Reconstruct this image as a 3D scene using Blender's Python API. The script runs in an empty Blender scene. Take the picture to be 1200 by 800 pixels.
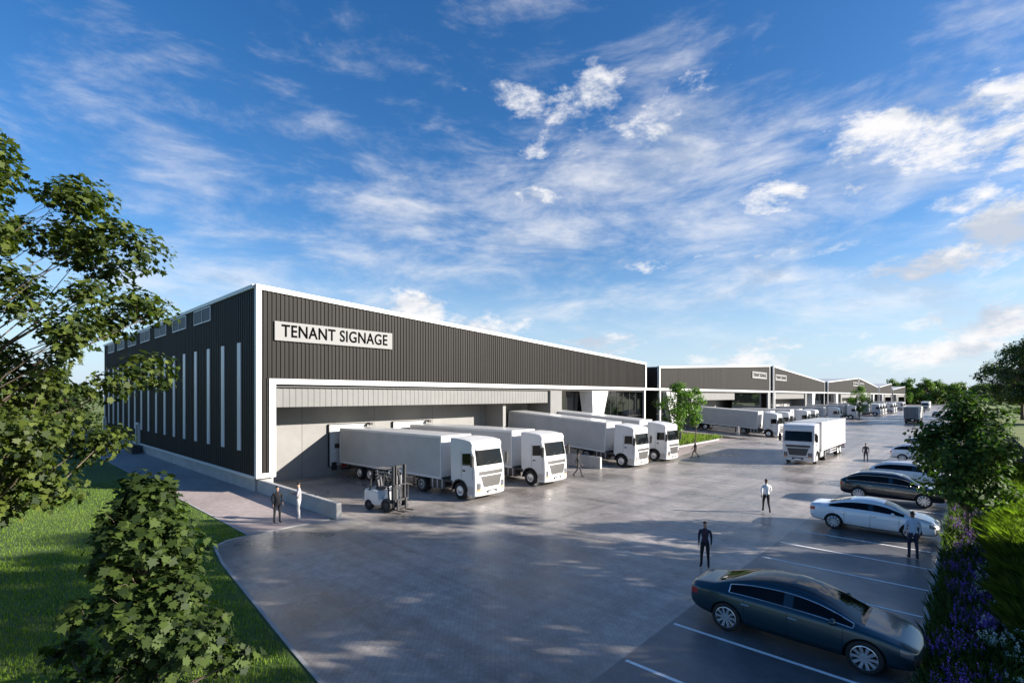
import bpy, bmesh, math, random
import numpy as np
from mathutils import Vector, Matrix
R = math.radians
PI = math.pi
SC = bpy.context.scene
COL = SC.collection
rnd = random.Random(7)

# ------------------------------------------------------------------ materials
def nt(m):
    m.use_nodes = True
    return m.node_tree.nodes, m.node_tree.links

def mat(name, col, rough=0.6, metal=0.0, var=0.0, vscale=2.0, stretch=None, bump=0.0, bscale=20.0, coat=0.0, spec=0.5, stain=None):
    m = bpy.data.materials.new(name)
    n, l = nt(m)
    b = n['Principled BSDF']
    b.inputs['Base Color'].default_value = (*col, 1)
    b.inputs['Roughness'].default_value = rough
    b.inputs['Metallic'].default_value = metal
    b.inputs['Specular IOR Level'].default_value = spec
    if coat:
        b.inputs['Coat Weight'].default_value = coat
        b.inputs['Coat Roughness'].default_value = 0.04
    tc = n.new('ShaderNodeTexCoord')
    if var or stain:
        no = n.new('ShaderNodeTexNoise')
        no.inputs['Scale'].default_value = vscale
        no.inputs['Detail'].default_value = 6
        no.inputs['Roughness'].default_value = 0.65
        if stretch:
            sm = n.new('ShaderNodeMapping'); sm.inputs['Scale'].default_value = stretch
            l.new(tc.outputs['Object'], sm.inputs['Vector']); l.new(sm.outputs[0], no.inputs['Vector'])
        else: l.new(tc.outputs['Object'], no.inputs['Vector'])
        rp = n.new('ShaderNodeValToRGB')
        rp.color_ramp.elements[0].position = 0.3
        rp.color_ramp.elements[1].position = 0.7
        lo = tuple(max(0, c * (1 - var)) for c in col)
        hi = tuple(min(0.95, c * (1 + var)) for c in col)
        if stain: lo = stain
        rp.color_ramp.elements[0].color = (*lo, 1)
        rp.color_ramp.elements[1].color = (*hi, 1)
        l.new(no.outputs['Fac'], rp.inputs['Fac'])
        l.new(rp.outputs['Color'], b.inputs['Base Color'])
    if bump:
        nb = n.new('ShaderNodeTexNoise')
        nb.inputs['Scale'].default_value = bscale
        nb.inputs['Detail'].default_value = 5
        l.new(tc.outputs['Object'], nb.inputs['Vector'])
        bp = n.new('ShaderNodeBump')
        bp.inputs['Strength'].default_value = bump
        bp.inputs['Distance'].default_value = 0.02
        l.new(nb.outputs['Fac'], bp.inputs['Height'])
        l.new(bp.outputs['Normal'], b.inputs['Normal'])
    return m

def leaf_mat(name, dark, light, trans=0.35, rough=0.45):
    m = bpy.data.materials.new(name)
    n, l = nt(m)
    b = n['Principled BSDF']
    g = n.new('ShaderNodeNewGeometry')
    rp = n.new('ShaderNodeValToRGB')
    rp.color_ramp.elements[0].color = (*dark, 1)
    rp.color_ramp.elements[1].color = (*light, 1)
    l.new(g.outputs['Random Per Island'], rp.inputs['Fac'])
    l.new(rp.outputs['Color'], b.inputs['Base Color'])
    b.inputs['Roughness'].default_value = rough
    b.inputs['Specular IOR Level'].default_value = 0.25
    t = n.new('ShaderNodeBsdfTranslucent')
    mx = n.new('ShaderNodeMixRGB'); mx.blend_type = 'MULTIPLY'; mx.inputs['Fac'].default_value = 1
    mx.inputs['Color2'].default_value = (1.3, 1.5, 0.5, 1)
    l.new(rp.outputs['Color'], mx.inputs['Color1'])
    l.new(mx.outputs['Color'], t.inputs['Color'])
    ms = n.new('ShaderNodeMixShader')
    ms.inputs['Fac'].default_value = trans
    l.new(b.outputs[0], ms.inputs[1]); l.new(t.outputs[0], ms.inputs[2])
    l.new(ms.outputs[0], n['Material Output'].inputs['Surface'])
    return m

def ground_mat(name, c1, c2, brick=None, rough=(0.35, 0.75), seam=None, stains=0.5, bump=0.25, tracks=False):
    """paving: blocks, large stains, roughness that varies"""
    m = bpy.data.materials.new(name)
    n, l = nt(m)
    b = n['Principled BSDF']
    geo = n.new('ShaderNodeNewGeometry')
    big = n.new('ShaderNodeTexNoise'); big.inputs['Scale'].default_value = 0.18; big.inputs['Detail'].default_value = 9
    big.inputs['Roughness'].default_value = 0.6
    l.new(geo.outputs['Position'], big.inputs['Vector'])
    rp = n.new('ShaderNodeValToRGB')
    rp.color_ramp.elements[0].position = 0.35; rp.color_ramp.elements[1].position = 0.66
    rp.color_ramp.elements[0].color = (*c1, 1); rp.color_ramp.elements[1].color = (*c2, 1)
    l.new(big.outputs['Fac'], rp.inputs['Fac'])
    last = rp.outputs['Color']
    mid = n.new('ShaderNodeTexNoise'); mid.inputs['Scale'].default_value = 2.3; mid.inputs['Detail'].default_value = 8
    mid.inputs['Roughness'].default_value = 0.7
    l.new(geo.outputs['Position'], mid.inputs['Vector'])
    mr = n.new('ShaderNodeMapRange'); mr.inputs['From Min'].default_value = 0.3; mr.inputs['From Max'].default_value = 0.7
    mr.inputs['To Min'].default_value = 1 - stains * 0.5; mr.inputs['To Max'].default_value = 1.12
    l.new(mid.outputs['Fac'], mr.inputs['Value'])
    mm = n.new('ShaderNodeMixRGB'); mm.blend_type = 'MULTIPLY'; mm.inputs['Fac'].default_value = 1
    l.new(last, mm.inputs['Color1']); l.new(mr.outputs['Result'], mm.inputs['Color2'])
    last = mm.outputs['Color']
    if tracks:
        for (sx, sy, lo) in ((0.05, 1.1, 0.74), (0.9, 0.03, 0.80)):
            tm = n.new('ShaderNodeMapping'); tm.inputs['Scale'].default_value = (sx, sy, 1)
            l.new(geo.outputs['Position'], tm.inputs['Vector'])
            tn = n.new('ShaderNodeTexNoise'); tn.inputs['Scale'].default_value = 1.0; tn.inputs['Detail'].default_value = 7; tn.inputs['Roughness'].default_value = 0.7
            tn.inputs['Distortion'].default_value = 0.4
            l.new(tm.outputs[0], tn.inputs['Vector'])
            t2 = n.new('ShaderNodeMapRange'); t2.inputs['From Min'].default_value = 0.36; t2.inputs['From Max'].default_value = 0.56
            t2.inputs['To Min'].default_value = lo; t2.inputs['To Max'].default_value = 1.06
            l.new(tn.outputs['Fac'], t2.inputs['Value'])
            m4 = n.new('ShaderNodeMixRGB'); m4.blend_type = 'MULTIPLY'; m4.inputs['Fac'].default_value = 1
            l.new(last, m4.inputs['Color1']); l.new(t2.outputs['Result'], m4.inputs['Color2'])
            last = m4.outputs['Color']
        oil = n.new('ShaderNodeTexNoise'); oil.inputs['Scale'].default_value = 0.9; oil.inputs['Detail'].default_value = 3
        l.new(geo.outputs['Position'], oil.inputs['Vector'])
        o2 = n.new('ShaderNodeMapRange'); o2.inputs['From Min'].default_value = 0.68; o2.inputs['From Max'].default_value = 0.74
        o2.inputs['To Min'].default_value = 1.0; o2.inputs['To Max'].default_value = 0.55
        l.new(oil.outputs['Fac'], o2.inputs['Value'])
        m5 = n.new('ShaderNodeMixRGB'); m5.blend_type = 'MULTIPLY'; m5.inputs['Fac'].default_value = 1
        l.new(last, m5.inputs['Color1']); l.new(o2.outputs['Result'], m5.inputs['Color2'])
        last = m5.outputs['Color']
    if brick:
        mp = n.new('ShaderNodeMapping'); mp.inputs['Rotation'].default_value = (0, 0, R(brick[2]))
        l.new(geo.outputs['Position'], mp.inputs['Vector'])
        br = n.new('ShaderNodeTexBrick')
        br.inputs['Scale'].default_value = 1.0
        br.inputs['Brick Width'].default_value = brick[0]; br.inputs['Row Height'].default_value = brick[1]
        br.inputs['Mortar Size'].default_value = brick[1] * 0.05
        br.inputs['Color1'].default_value = (0.86, 0.86, 0.86, 1); br.inputs['Color2'].default_value = (1.1, 1.09, 1.08, 1)
        br.inputs['Mortar'].default_value = (0.52, 0.51, 0.5, 1)
        l.new(mp.outputs['Vector'], br.inputs['Vector'])
        m2 = n.new('ShaderNodeMixRGB'); m2.blend_type = 'MULTIPLY'; m2.inputs['Fac'].default_value = 0.65
        l.new(last, m2.inputs['Color1']); l.new(br.outputs['Color'], m2.inputs['Color2'])
        last = m2.outputs['Color']
    if seam:
        s2 = n.new('ShaderNodeTexBrick'); s2.offset = 0
        s2.inputs['Scale'].default_value = 1
        s2.inputs['Brick Width'].default_value = seam; s2.inputs['Row Height'].default_value = seam
        s2.inputs['Mortar Size'].default_value = 0.02
        s2.inputs['Color1'].default_value = (0.92, 0.92, 0.92, 1); s2.inputs['Color2'].default_value = (1.06, 1.06, 1.06, 1)
        s2.inputs['Mortar'].default_value = (0.55, 0.55, 0.55, 1)
        l.new(geo.outputs['Position'], s2.inputs['Vector'])
        m3 = n.new('ShaderNodeMixRGB'); m3.blend_type = 'MULTIPLY'; m3.inputs['Fac'].default_value = 1
        l.new(last, m3.inputs['Color1']); l.new(s2.outputs['Color'], m3.inputs['Color2'])
        last = m3.outputs['Color']
    l.new(last, b.inputs['Base Color'])
    r2 = n.new('ShaderNodeMapRange'); r2.inputs['From Min'].default_value = 0.35; r2.inputs['From Max'].default_value = 0.65
    r2.inputs['To Min'].default_value = rough[0]; r2.inputs['To Max'].default_value = rough[1]
    l.new(big.outputs['Fac'], r2.inputs['Value']); l.new(r2.outputs['Result'], b.inputs['Roughness'])
    fine = n.new('ShaderNodeTexNoise'); fine.inputs['Scale'].default_value = 30; fine.inputs['Detail'].default_value = 4
    l.new(geo.outputs['Position'], fine.inputs['Vector'])
    bp = n.new('ShaderNodeBump'); bp.inputs['Strength'].default_value = bump; bp.inputs['Distance'].default_value = 0.02
    l.new(fine.outputs['Fac'], bp.inputs['Height']); l.new(bp.outputs['Normal'], b.inputs['Normal'])
    return m

M = {}
M['signboard'] = mat('sign_board', (0.24, 0.24, 0.236), 0.6, spec=0.1)
M['letter'] = mat('sign_letter', (0.003, 0.003, 0.003), 0.9, spec=0.02)
M['white'] = mat('white_paint', (0.56, 0.56, 0.555), 0.4, var=0.06, vscale=1.5)
M['truckwhite'] = mat('truck_white', (0.60, 0.60, 0.595), 0.3, var=0.04, vscale=1.2, coat=0.4)
M['carwhite'] = mat('car_white', (0.80, 0.81, 0.83), 0.25, coat=1.0)
M['carblack'] = mat('car_black', (0.006, 0.007, 0.012), 0.22, coat=1.0)
M['carteal'] = mat('car_teal', (0.014, 0.044, 0.062), 0.28, metal=0.5, coat=0.5)
M['cargrey'] = mat('car_grey', (0.05, 0.055, 0.065), 0.25, metal=0.3, coat=1.0)
M['curtain'] = mat('trailer_curtain', (0.40, 0.40, 0.40), 0.45, var=0.10, vscale=0.7, bump=0.25, bscale=0.9)
M['clad'] = mat('dark_cladding', (0.0185, 0.0165, 0.0150), 0.6, var=0.28, vscale=1.3, stretch=(1, 1, 0.05), spec=0.15)
M['cladside'] = M['clad']
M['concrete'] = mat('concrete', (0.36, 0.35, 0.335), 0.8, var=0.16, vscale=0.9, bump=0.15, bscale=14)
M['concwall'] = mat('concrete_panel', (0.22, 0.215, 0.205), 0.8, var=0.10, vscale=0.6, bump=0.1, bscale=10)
M['fascia'] = mat('pale_fascia', (0.135, 0.135, 0.13), 0.6, var=0.08, vscale=0.8)
M['joint'] = mat('panel_joint', (0.12, 0.12, 0.12), 0.8)
M['black'] = mat('black_plastic', (0.014, 0.014, 0.015), 0.5, var=0.2, vscale=3)
M['dark'] = mat('dark_metal', (0.028, 0.028, 0.03), 0.5, var=0.25, vscale=4)
M['rubber'] = mat('tyre_rubber', (0.018, 0.018, 0.018), 0.85, var=0.25, vscale=8)
M['alu'] = mat('wheel_alloy', (0.62, 0.63, 0.66), 0.32, metal=0.85)
M['steel'] = mat('steel', (0.42, 0.42, 0.43), 0.45, metal=0.6, var=0.1)
M['chrome'] = mat('chrome_trim', (0.75, 0.76, 0.78), 0.12, metal=1.0)
M['glass'] = mat('dark_glass', (0.004, 0.005, 0.006), 0.03, spec=0.2)
M['glassoffice'] = mat('office_glass', (0.004, 0.005, 0.006), 0.02, spec=0.9)
M['poly'] = mat('translucent_sheet', (0.55, 0.55, 0.60), 0.35)
M['hiwin'] = mat('high_window_glass', (0.045, 0.055, 0.075), 0.5, spec=0.15)
M['grille'] = mat('grille_mesh', (0.055, 0.052, 0.05), 0.5, var=0.15, vscale=10)
M['lamp'] = mat('lamp_lens', (0.10, 0.105, 0.115), 0.08, spec=0.9)
M['red'] = mat('tail_lamp', (0.40, 0.015, 0.015), 0.15)
M['line'] = mat('line_paint', (0.78, 0.78, 0.76), 0.6, var=0.15, vscale=5)
M['bark'] = mat('bark', (0.10, 0.075, 0.055), 0.9, var=0.4, vscale=5, bump=0.6, bscale=25)
M['barkpale'] = mat('pale_bark', (0.22, 0.19, 0.16), 0.9, var=0.3, vscale=5, bump=0.5, bscale=25)
M['fence'] = mat('fence_timber', (0.055, 0.050, 0.045), 0.8, var=0.35, vscale=2)
M['soil'] = mat('soil', (0.045, 0.034, 0.024), 0.95, var=0.4, vscale=5, bump=0.6, bscale=20)
M['roof'] = mat('roof_sheet', (0.36, 0.37, 0.38), 0.5, var=0.1, vscale=0.3)
M['yellowgrey'] = mat('seat_vinyl', (0.05, 0.05, 0.055), 0.6)
M['orange'] = mat('amber_lamp', (0.7, 0.25, 0.02), 0.2)
M['reardoor'] = mat('trailer_rear_door', (0.17, 0.155, 0.145), 0.5, var=0.15, vscale=1.5)
M['skin'] = mat('skin', (0.42, 0.25, 0.18), 0.55)
M['skindark'] = mat('skin_deep', (0.14, 0.075, 0.05), 0.55)
M['hair'] = mat('dark_hair', (0.015, 0.012, 0.010), 0.6)
for k, c in dict(cl_black=(0.014, 0.014, 0.017), cl_navy=(0.02, 0.024, 0.045), cl_white=(0.75, 0.75, 0.76), cl_grey=(0.30, 0.27, 0.28),
                 cl_pale=(0.62, 0.58, 0.55), cl_plum=(0.06, 0.022, 0.035), cl_blue=(0.42, 0.50, 0.62), cl_charcoal=(0.04, 0.04, 0.045),
                 cl_brown=(0.06, 0.035, 0.025), shoe=(0.012, 0.01, 0.01)).items():
    M[k] = mat(k, c, 0.85, var=0.15, vscale=9)
M['leafA'] = leaf_mat('maple_leaf', (0.010, 0.024, 0.006), (0.095, 0.125, 0.020), 0.34, 0.55)
M['leafB'] = leaf_mat('young_maple_leaf', (0.008, 0.020, 0.005), (0.065, 0.098, 0.018), 0.30, 0.62)  # shade over the sapling is put into this darker leaf colour
M['leafC'] = leaf_mat('garden_tree_leaf', (0.014, 0.040, 0.010), (0.085, 0.15, 0.03), 0.3, 0.7)
M['leafD'] = leaf_mat('bright_tree_leaf', (0.05, 0.12, 0.015), (0.15, 0.26, 0.045), 0.4)
M['leafE'] = leaf_mat('field_tree_leaf', (0.016, 0.034, 0.010), (0.085, 0.12, 0.030), 0.3)
M['leafF'] = leaf_mat('far_tree_leaf', (0.06, 0.12, 0.015), (0.17, 0.26, 0.045), 0.3)
M['grassblade'] = leaf_mat('grass_blade', (0.075, 0.145, 0.012), (0.21, 0.31, 0.035), 0.4, 0.7)
M['tuft'] = leaf_mat('tuft_blade', (0.055, 0.110, 0.012), (0.20, 0.28, 0.045), 0.35, 0.6)
M['lav'] = leaf_mat('lavender_bloom', (0.13, 0.05, 0.42), (0.32, 0.15, 0.68), 0.3, 0.7)
M['whiteflower'] = leaf_mat('white_bloom', (0.35, 0.40, 0.42), (0.62, 0.66, 0.66), 0.3, 0.7)
M['stem'] = leaf_mat('stem_leaf', (0.025, 0.060, 0.012), (0.12, 0.18, 0.045), 0.3, 0.7)
M['yard'] = ground_mat('yard_paving', (0.20, 0.181, 0.165), (0.42, 0.382, 0.350), brick=(0.24, 0.12, 45), rough=(0.24, 0.50), stains=0.7, tracks=True)
M['path'] = ground_mat('path_paving', (0.30, 0.245, 0.225), (0.40, 0.335, 0.31), brick=(0.3, 0.15, 0), rough=(0.6, 0.85), stains=0.3)
M['bay'] = ground_mat('parking_asphalt', (0.085, 0.085, 0.088), (0.17, 0.168, 0.168), rough=(0.25, 0.55), stains=0.7)
M['lawn'] = ground_mat('lawn_soil', (0.045, 0.085, 0.012), (0.12, 0.175, 0.026), rough=(0.85, 0.95), stains=0.8, bump=0.8)
M['field'] = ground_mat('field_grass', (0.085, 0.125, 0.020), (0.15, 0.19, 0.032), rough=(0.85, 0.95), stains=0.7, bump=0.8)

# ------------------------------------------------------------------ object helpers
class MB:
    """collects shapes for ONE mesh object"""
    def __init__(self): self.v = []; self.f = []; self.m = []
    def add(self, vs, fs, mi=0):
        o = len(self.v)
        self.v += [tuple(p) for p in vs]
        self.f += [tuple(i + o for i in f) for f in fs]
        self.m += [mi] * len(fs)
        return self
    def box(self, x0, x1, y0, y1, z0, z1, mi=0, T=None):
        vs = [(x, y, z) for z in (z0, z1) for y in (y0, y1) for x in (x0, x1)]
        if T is not None: vs = [tuple(T @ Vector(p)) for p in vs]
        return self.add(vs, [(0, 2, 3, 1), (4, 5, 7, 6), (0, 1, 5, 4), (2, 6, 7, 3), (0, 4, 6, 2), (1, 3, 7, 5)], mi)
    def prism(self, pts, axis, a, b, mi=0):
        """polygon pts in the two other axes, extruded along axis"""
        n = len(pts)
        def mk(p, t):
            if axis == 0: return (t, p[0], p[1])
            if axis == 1: return (p[0], t, p[1])
            return (p[0], p[1], t)
        vs = [mk(p, a) for p in pts] + [mk(p, b) for p in pts]
        fs = [tuple(range(n - 1, -1, -1)), tuple(range(n, 2 * n))]
        fs += [(i, (i + 1) % n, n + (i + 1) % n, n + i) for i in range(n)]
        return self.add(vs, fs, mi)
    def tube(self, pts, rad, n=8, mi=0, cap=True):
        pts = [Vector(p) for p in pts]
        if not hasattr(rad, '__len__'): rad = [rad] * len(pts)
        vs = []; up = None
        for i, p in enumerate(pts):
            d = (pts[min(i + 1, len(pts) - 1)] - pts[max(i - 1, 0)])
            d = d.normalized() if d.length > 1e-9 else Vector((0, 0, 1))
            if up is None:
                up = Vector((1, 0, 0)) if abs(d.x) < 0.8 else Vector((0, 1, 0))
            a = (up - d * up.dot(d))
            a = a.normalized() if a.length > 1e-6 else d.orthogonal().normalized()
            up = a; b = d.cross(a)
            for k in range(n):
                t = 2 * PI * k / n
                vs.append(p + (a * math.cos(t) + b * math.sin(t)) * rad[i])
        fs = [(i * n + k, i * n + (k + 1) % n, (i + 1) * n + (k + 1) % n, (i + 1) * n + k) for i in range(len(pts) - 1) for k in range(n)]
        if cap: fs += [tuple(range(n - 1, -1, -1)), tuple(range((len(pts) - 1) * n, len(pts) * n))]
        return self.add(vs, fs, mi)
    def lathe(self, prof, c, axis=1, n=24, mi=0):
        """prof: (radius, offset along axis) closed loop"""
        vs = []; k = len(prof)
        for i in range(n):
            t = 2 * PI * i / n
            for r, o in prof:
                if axis == 1: vs.append((c[0] + r * math.cos(t), c[1] + o, c[2] + r * math.sin(t)))
                else: vs.append((c[0] + r * math.cos(t), c[1] + r * math.sin(t), c[2] + o))
        fs = [(i * k + j, i * k + (j + 1) % k, ((i + 1) % n) * k + (j + 1) % k, ((i + 1) % n) * k + j) for i in range(n) for j in range(k)]
        return self.add(vs, fs, mi)
    def ball(self, c, r, n=10, mi=0):
        if not hasattr(r, '__len__'): r = (r, r, r)
        vs = []; fs = []
        m = n // 2 + 1
        for i in range(m + 1):
            p = PI * i / m
            for j in range(n):
                t = 2 * PI * j / n
                vs.append((c[0] + r[0] * math.sin(p) * math.cos(t), c[1] + r[1] * math.sin(p) * math.sin(t), c[2] + r[2] * math.cos(p)))
        for i in range(m):
            for j in range(n):
                fs.append((i * n + j, (i + 1) * n + j, (i + 1) * n + (j + 1) % n, i * n + (j + 1) % n))
        return self.add(vs, fs, mi)
    def build(self, name, mats, parent=None, bevel=0.0, smooth=None, loc=None, fix=True):
        me = bpy.data.meshes.new(name)
        me.from_pydata(self.v, [], self.f)
        if not isinstance(mats, (list, tuple)): mats = [mats]
        for m in mats: me.materials.append(M[m] if isinstance(m, str) else m)
        if len(mats) > 1: me.polygons.foreach_set('material_index', self.m)
        if bevel or fix:
            bm = bmesh.new(); bm.from_mesh(me)
            if fix: bmesh.ops.recalc_face_normals(bm, faces=bm.faces)
            if bevel:
                es = [e for e in bm.edges if len(e.link_faces) == 2 and e.calc_face_angle(0) > 0.5]
                bmesh.ops.bevel(bm, geom=es, offset=bevel, segments=2, affect='EDGES', clamp_overlap=True)
            bm.to_mesh(me); bm.free()
        if smooth is not None:
            me.polygons.foreach_set('use_smooth', [True] * len(me.polygons))
            me.set_sharp_from_angle(angle=R(smooth))
        me.update()
        return link(me, name, parent, loc)

def link(me, name, parent=None, loc=None):
    o = bpy.data.objects.new(name, me); COL.objects.link(o)
    if parent is not None: o.parent = parent
    if loc is not None: o.location = loc
    return o

def empty(name, loc=(0, 0, 0), rz=0.0, parent=None):
    o = bpy.data.objects.new(name, None); COL.objects.link(o)
    o.empty_display_size = 0.2
    o.location = loc; o.rotation_euler = (0, 0, rz)
    if parent is not None: o.parent = parent
    return o

def tag(o, label=None, cat=None, group=None, kind=None):
    if label: o['label'] = label
    if cat: o['category'] = cat
    if group: o['group'] = group
    if kind: o['kind'] = kind
    return o

KIDS = {}
def kids(o):
    return [c for c in bpy.data.objects if c.parent == o]

def copy_tree(o, parent=None, cache=None):
    c = o.copy(); COL.objects.link(c); c.parent = parent
    for ch in cache[o.name] if cache and o.name in cache else kids(o):
        copy_tree(ch, c, cache)
    return c

def kid_map():
    d = {}
    for o in bpy.data.objects:
        if o.parent: d.setdefault(o.parent.name, []).append(o)
    return d

def sheet(name, pts, z, m, label=None):
    mb = MB(); mb.add([(x, y, z) for x, y in pts], [tuple(range(len(pts)))])
    o = mb.build(name, m); o['kind'] = 'structure'
    if o.data.polygons[0].normal.z < 0: o.data.flip_normals()
    return o

# ------------------------------------------------------------------ camera
F_PX = 579.5
A0 = math.atan(533.5 / 579.5)
cam_d = bpy.data.cameras.new('camera')
cam = bpy.data.objects.new('camera', cam_d); COL.objects.link(cam)
cam.location = (0, 0, 6.1); cam.rotation_euler = (R(90), 0, A0)
cam_d.sensor_width = 36; cam_d.sensor_fit = 'HORIZONTAL'
cam_d.lens = F_PX / 1200 * 36
cam_d.shift_x = -4.5 / 1200; cam_d.shift_y = 63.5 / 1200
cam_d.clip_start = 0.1; cam_d.clip_end = 6000
SC.camera = cam
CS, CC = math.sin(A0), math.cos(A0)
def dr(d, r):
    """a place d metres ahead of and r metres right of where the photographer stands"""
    return (r * CC - d * CS, r * CS + d * CC)

# ------------------------------------------------------------------ light
SUN_AZ, SUN_EL = R(35), R(20.5)      # azimuth from +X towards +Y
sd = Vector((math.cos(SUN_EL) * math.cos(SUN_AZ), math.cos(SUN_EL) * math.sin(SUN_AZ), math.sin(SUN_EL)))
sl = bpy.data.lights.new('sun', 'SUN'); sl.energy = 5.0; sl.angle = R(0.55); sl.color = (1.0, 0.93, 0.84)
so = bpy.data.objects.new('sun', sl); COL.objects.link(so)
so.rotation_euler = (-sd).to_track_quat('-Z', 'Y').to_euler(); so.location = (60, 40, 60)

SC.view_settings.view_transform = 'Standard'
SC.view_settings.look = 'None'
SC.view_settings.gamma = 1
SC.view_settings.use_curve_mapping = False
SC.view_settings.exposure = 1.35

def build_world():
    w = bpy.data.worlds.new('World'); SC.world = w; w.use_nodes = True
    n, l = w.node_tree.nodes, w.node_tree.links
    bg = n['Background']
    def mth(op, a, b=None, c=None, clamp=False):
        x = n.new('ShaderNodeMath'); x.operation = op; x.use_clamp = clamp
        for i, q in enumerate((a, b, c)):
            if q is None: continue
            if isinstance(q, (int, float)): x.inputs[i].default_value = q
            else: l.new(q, x.inputs[i])
        return x.outputs[0]
    def smooth(val, a, b):
        x = n.new('ShaderNodeMapRange'); x.interpolation_type = 'SMOOTHSTEP'
        x.inputs['From Min'].default_value = a; x.inputs['From Max'].default_value = b
        l.new(val, x.inputs['Value']); return x.outputs['Result']
    sky = n.new('ShaderNodeTexSky'); sky.sky_type = 'NISHITA'; sky.sun_disc = False
    sky.sun_elevation = SUN_EL; sky.sun_rotation = R(90) - SUN_AZ
    sky.air_density = 1.0; sky.dust_density = 0.6; sky.ozone_density = 2.2; sky.altitude = 100
    hs = n.new('ShaderNodeHueSaturation'); hs.inputs['Saturation'].default_value = 1.35; hs.inputs['Hue'].default_value = 0.508; hs.inputs['Value'].default_value = 1.42
    l.new(sky.outputs['Color'], hs.inputs['Color'])
    tc = n.new('ShaderNodeTexCoord')
    dv = tc.outputs['Generated']
    sep = n.new('ShaderNodeSeparateXYZ'); l.new(dv, sep.inputs[0])
    dx, dy, dz = sep.outputs
    # azimuth clockwise from the yard's long axis and elevation, both in degrees
    az = mth('MULTIPLY', mth('ARCTAN2', dx, dy), 180 / PI)
    el = mth('MULTIPLY', mth('ARCSINE', dz), 180 / PI)
    # noise with vertical stretch for flat cloud shapes
    def noise(sx, sz, scale, detail, rough, off=(0, 0, 0), dist=0.0, rot=0.0):
        mp = n.new('ShaderNodeMapping'); mp.inputs['Scale'].default_value = (sx, sx, sz); mp.inputs['Location'].default_value = off
        mp.inputs['Rotation'].default_value = (rot, rot * 0.6, 0)
        l.new(dv, mp.inputs['Vector'])
        t = n.new('ShaderNodeTexNoise'); t.inputs['Scale'].default_value = scale; t.inputs['Detail'].default_value = detail
        t.inputs['Roughness'].default_value = rough; t.inputs['Distortion'].default_value = dist
        l.new(mp.outputs[0], t.inputs['Vector']); return t.outputs['Fac']
    def px(x, y):
        t = (x - 604.5) / F_PX; s = (463.5 - y) / F_PX
        a = math.degrees(math.atan(t)) - math.degrees(A0)
        return a, math.degrees(math.atan(s / math.sqrt(1 + t * t)))
    def field(blobs):
        tot = None
        for (x, y, rx, ry, st) in blobs:
            a, e = px(x, y)
            k = math.cos(math.atan((x - 604.5) / F_PX)) ** 2
            ra = math.degrees(rx / F_PX) * k + 0.01; re = math.degrees(ry / F_PX) * math.sqrt(k) + 0.01
            u = mth('MULTIPLY', mth('SUBTRACT', az, a), 1 / ra)
            v = mth('MULTIPLY', mth('SUBTRACT', el, e), 1 / re)
            q = mth('ADD', mth('MULTIPLY', u, u), mth('MULTIPLY', v, v))
            g = mth('MULTIPLY', mth('DIVIDE', 1.0, mth('ADD', 1.0, mth('MULTIPLY', q, q))), st)
            tot = g if tot is None else mth('MAXIMUM', tot, g)
        return tot
    puffs = field([(1100, 150, 170, 50, 0.95), (1010, 190, 140, 36, 0.72), (905, 232, 60, 22, 0.85), (690, 122, 60, 36, 0.85), (766, 150, 60, 26, 0.85),
                   (612, 112, 50, 16, 0.75), (832, 125, 50, 34, 0.78), (790, 180, 180, 60, 0.55), (1132, 235, 50, 16, 0.85), (1185, 262, 70, 40, 0.95), (1070, 314, 100, 22, 0.95),
                   (925, 296, 80, 14, 0.8), (482, 362, 50, 24, 0.9), (573, 380, 52, 18, 0.9), (722, 404, 70, 16, 0.9), (1075, 415, 110, 20, 0.85),
                   (1140, 375, 140, 26, 0.82), (760, 312, 40, 10, 0.7), (940, 400, 200, 14, 0.68), (635, 225, 36, 18, 0.75), (190, 355, 80, 20, 0.7),
                   (860, 425, 260, 14, 0.68), (1250, 150, 90, 50, 0.9), (650, 190, 50, 40, 0.6)])
    n1 = noise(1, 2.0, 8, 12, 0.66, (3.1, 1.7, 0.4), 0.15)
    dens = mth('ADD', puffs, mth('MULTIPLY', mth('SUBTRACT', n1, 0.5), 2.9))
    cum = smooth(dens, 0.50, 1.12)
    # high thin veils
    veil = field([(600, 250, 300, 70, 0.72), (820, 200, 280, 90, 0.85), (230, 235, 190, 60, 0.48), (480, 290, 200, 44, 0.75), (380, 130, 260, 70, 0.32),
                  (1050, 250, 260, 110, 0.7), (900, 350, 360, 50, 0.75), (300, 320, 260, 40, 0.7), (150, 150, 160, 60, 0.35), (700, 30, 400, 60, 0.4)])
    n2 = noise(1, 3.2, 4.0, 12, 0.64, (0.2, 5.7, 1.1), 0.3, 0.10)
    ci = mth('MULTIPLY', smooth(mth('ADD', mth('MULTIPLY', veil, 0.62), mth('MULTIPLY', mth('SUBTRACT', n2, 0.5), 1.9)), 0.15, 1.0), 0.85)
    # pale haze along the horizon
    hz = mth('MULTIPLY', smooth(el, 17.0, -1.0), 0.85)
    fac = mth('MAXIMUM', cum, ci, clamp=True)
    hm = n.new('ShaderNodeMixRGB'); hm.inputs['Color2'].default_value = (4.6, 5.9, 7.6, 1)
    l.new(hz, hm.inputs['Fac']); l.new(hs.outputs['Color'], hm.inputs['Color1'])
    n3 = noise(1, 1.8, 8, 5, 0.55, (3.1, 1.7, 0.62), 0.15)
    shade = smooth(mth('ADD', mth('SUBTRACT', n3, n1), mth('MULTIPLY', dens, 0.14)), 0.02, 0.24)
    cc = n.new('ShaderNodeMixRGB')
    cc.inputs['Color1'].default_value = (7.8, 7.75, 7.85, 1); cc.inputs['Color2'].default_value = (4.6, 5.1, 6.0, 1)
    l.new(shade, cc.inputs['Fac'])
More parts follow.
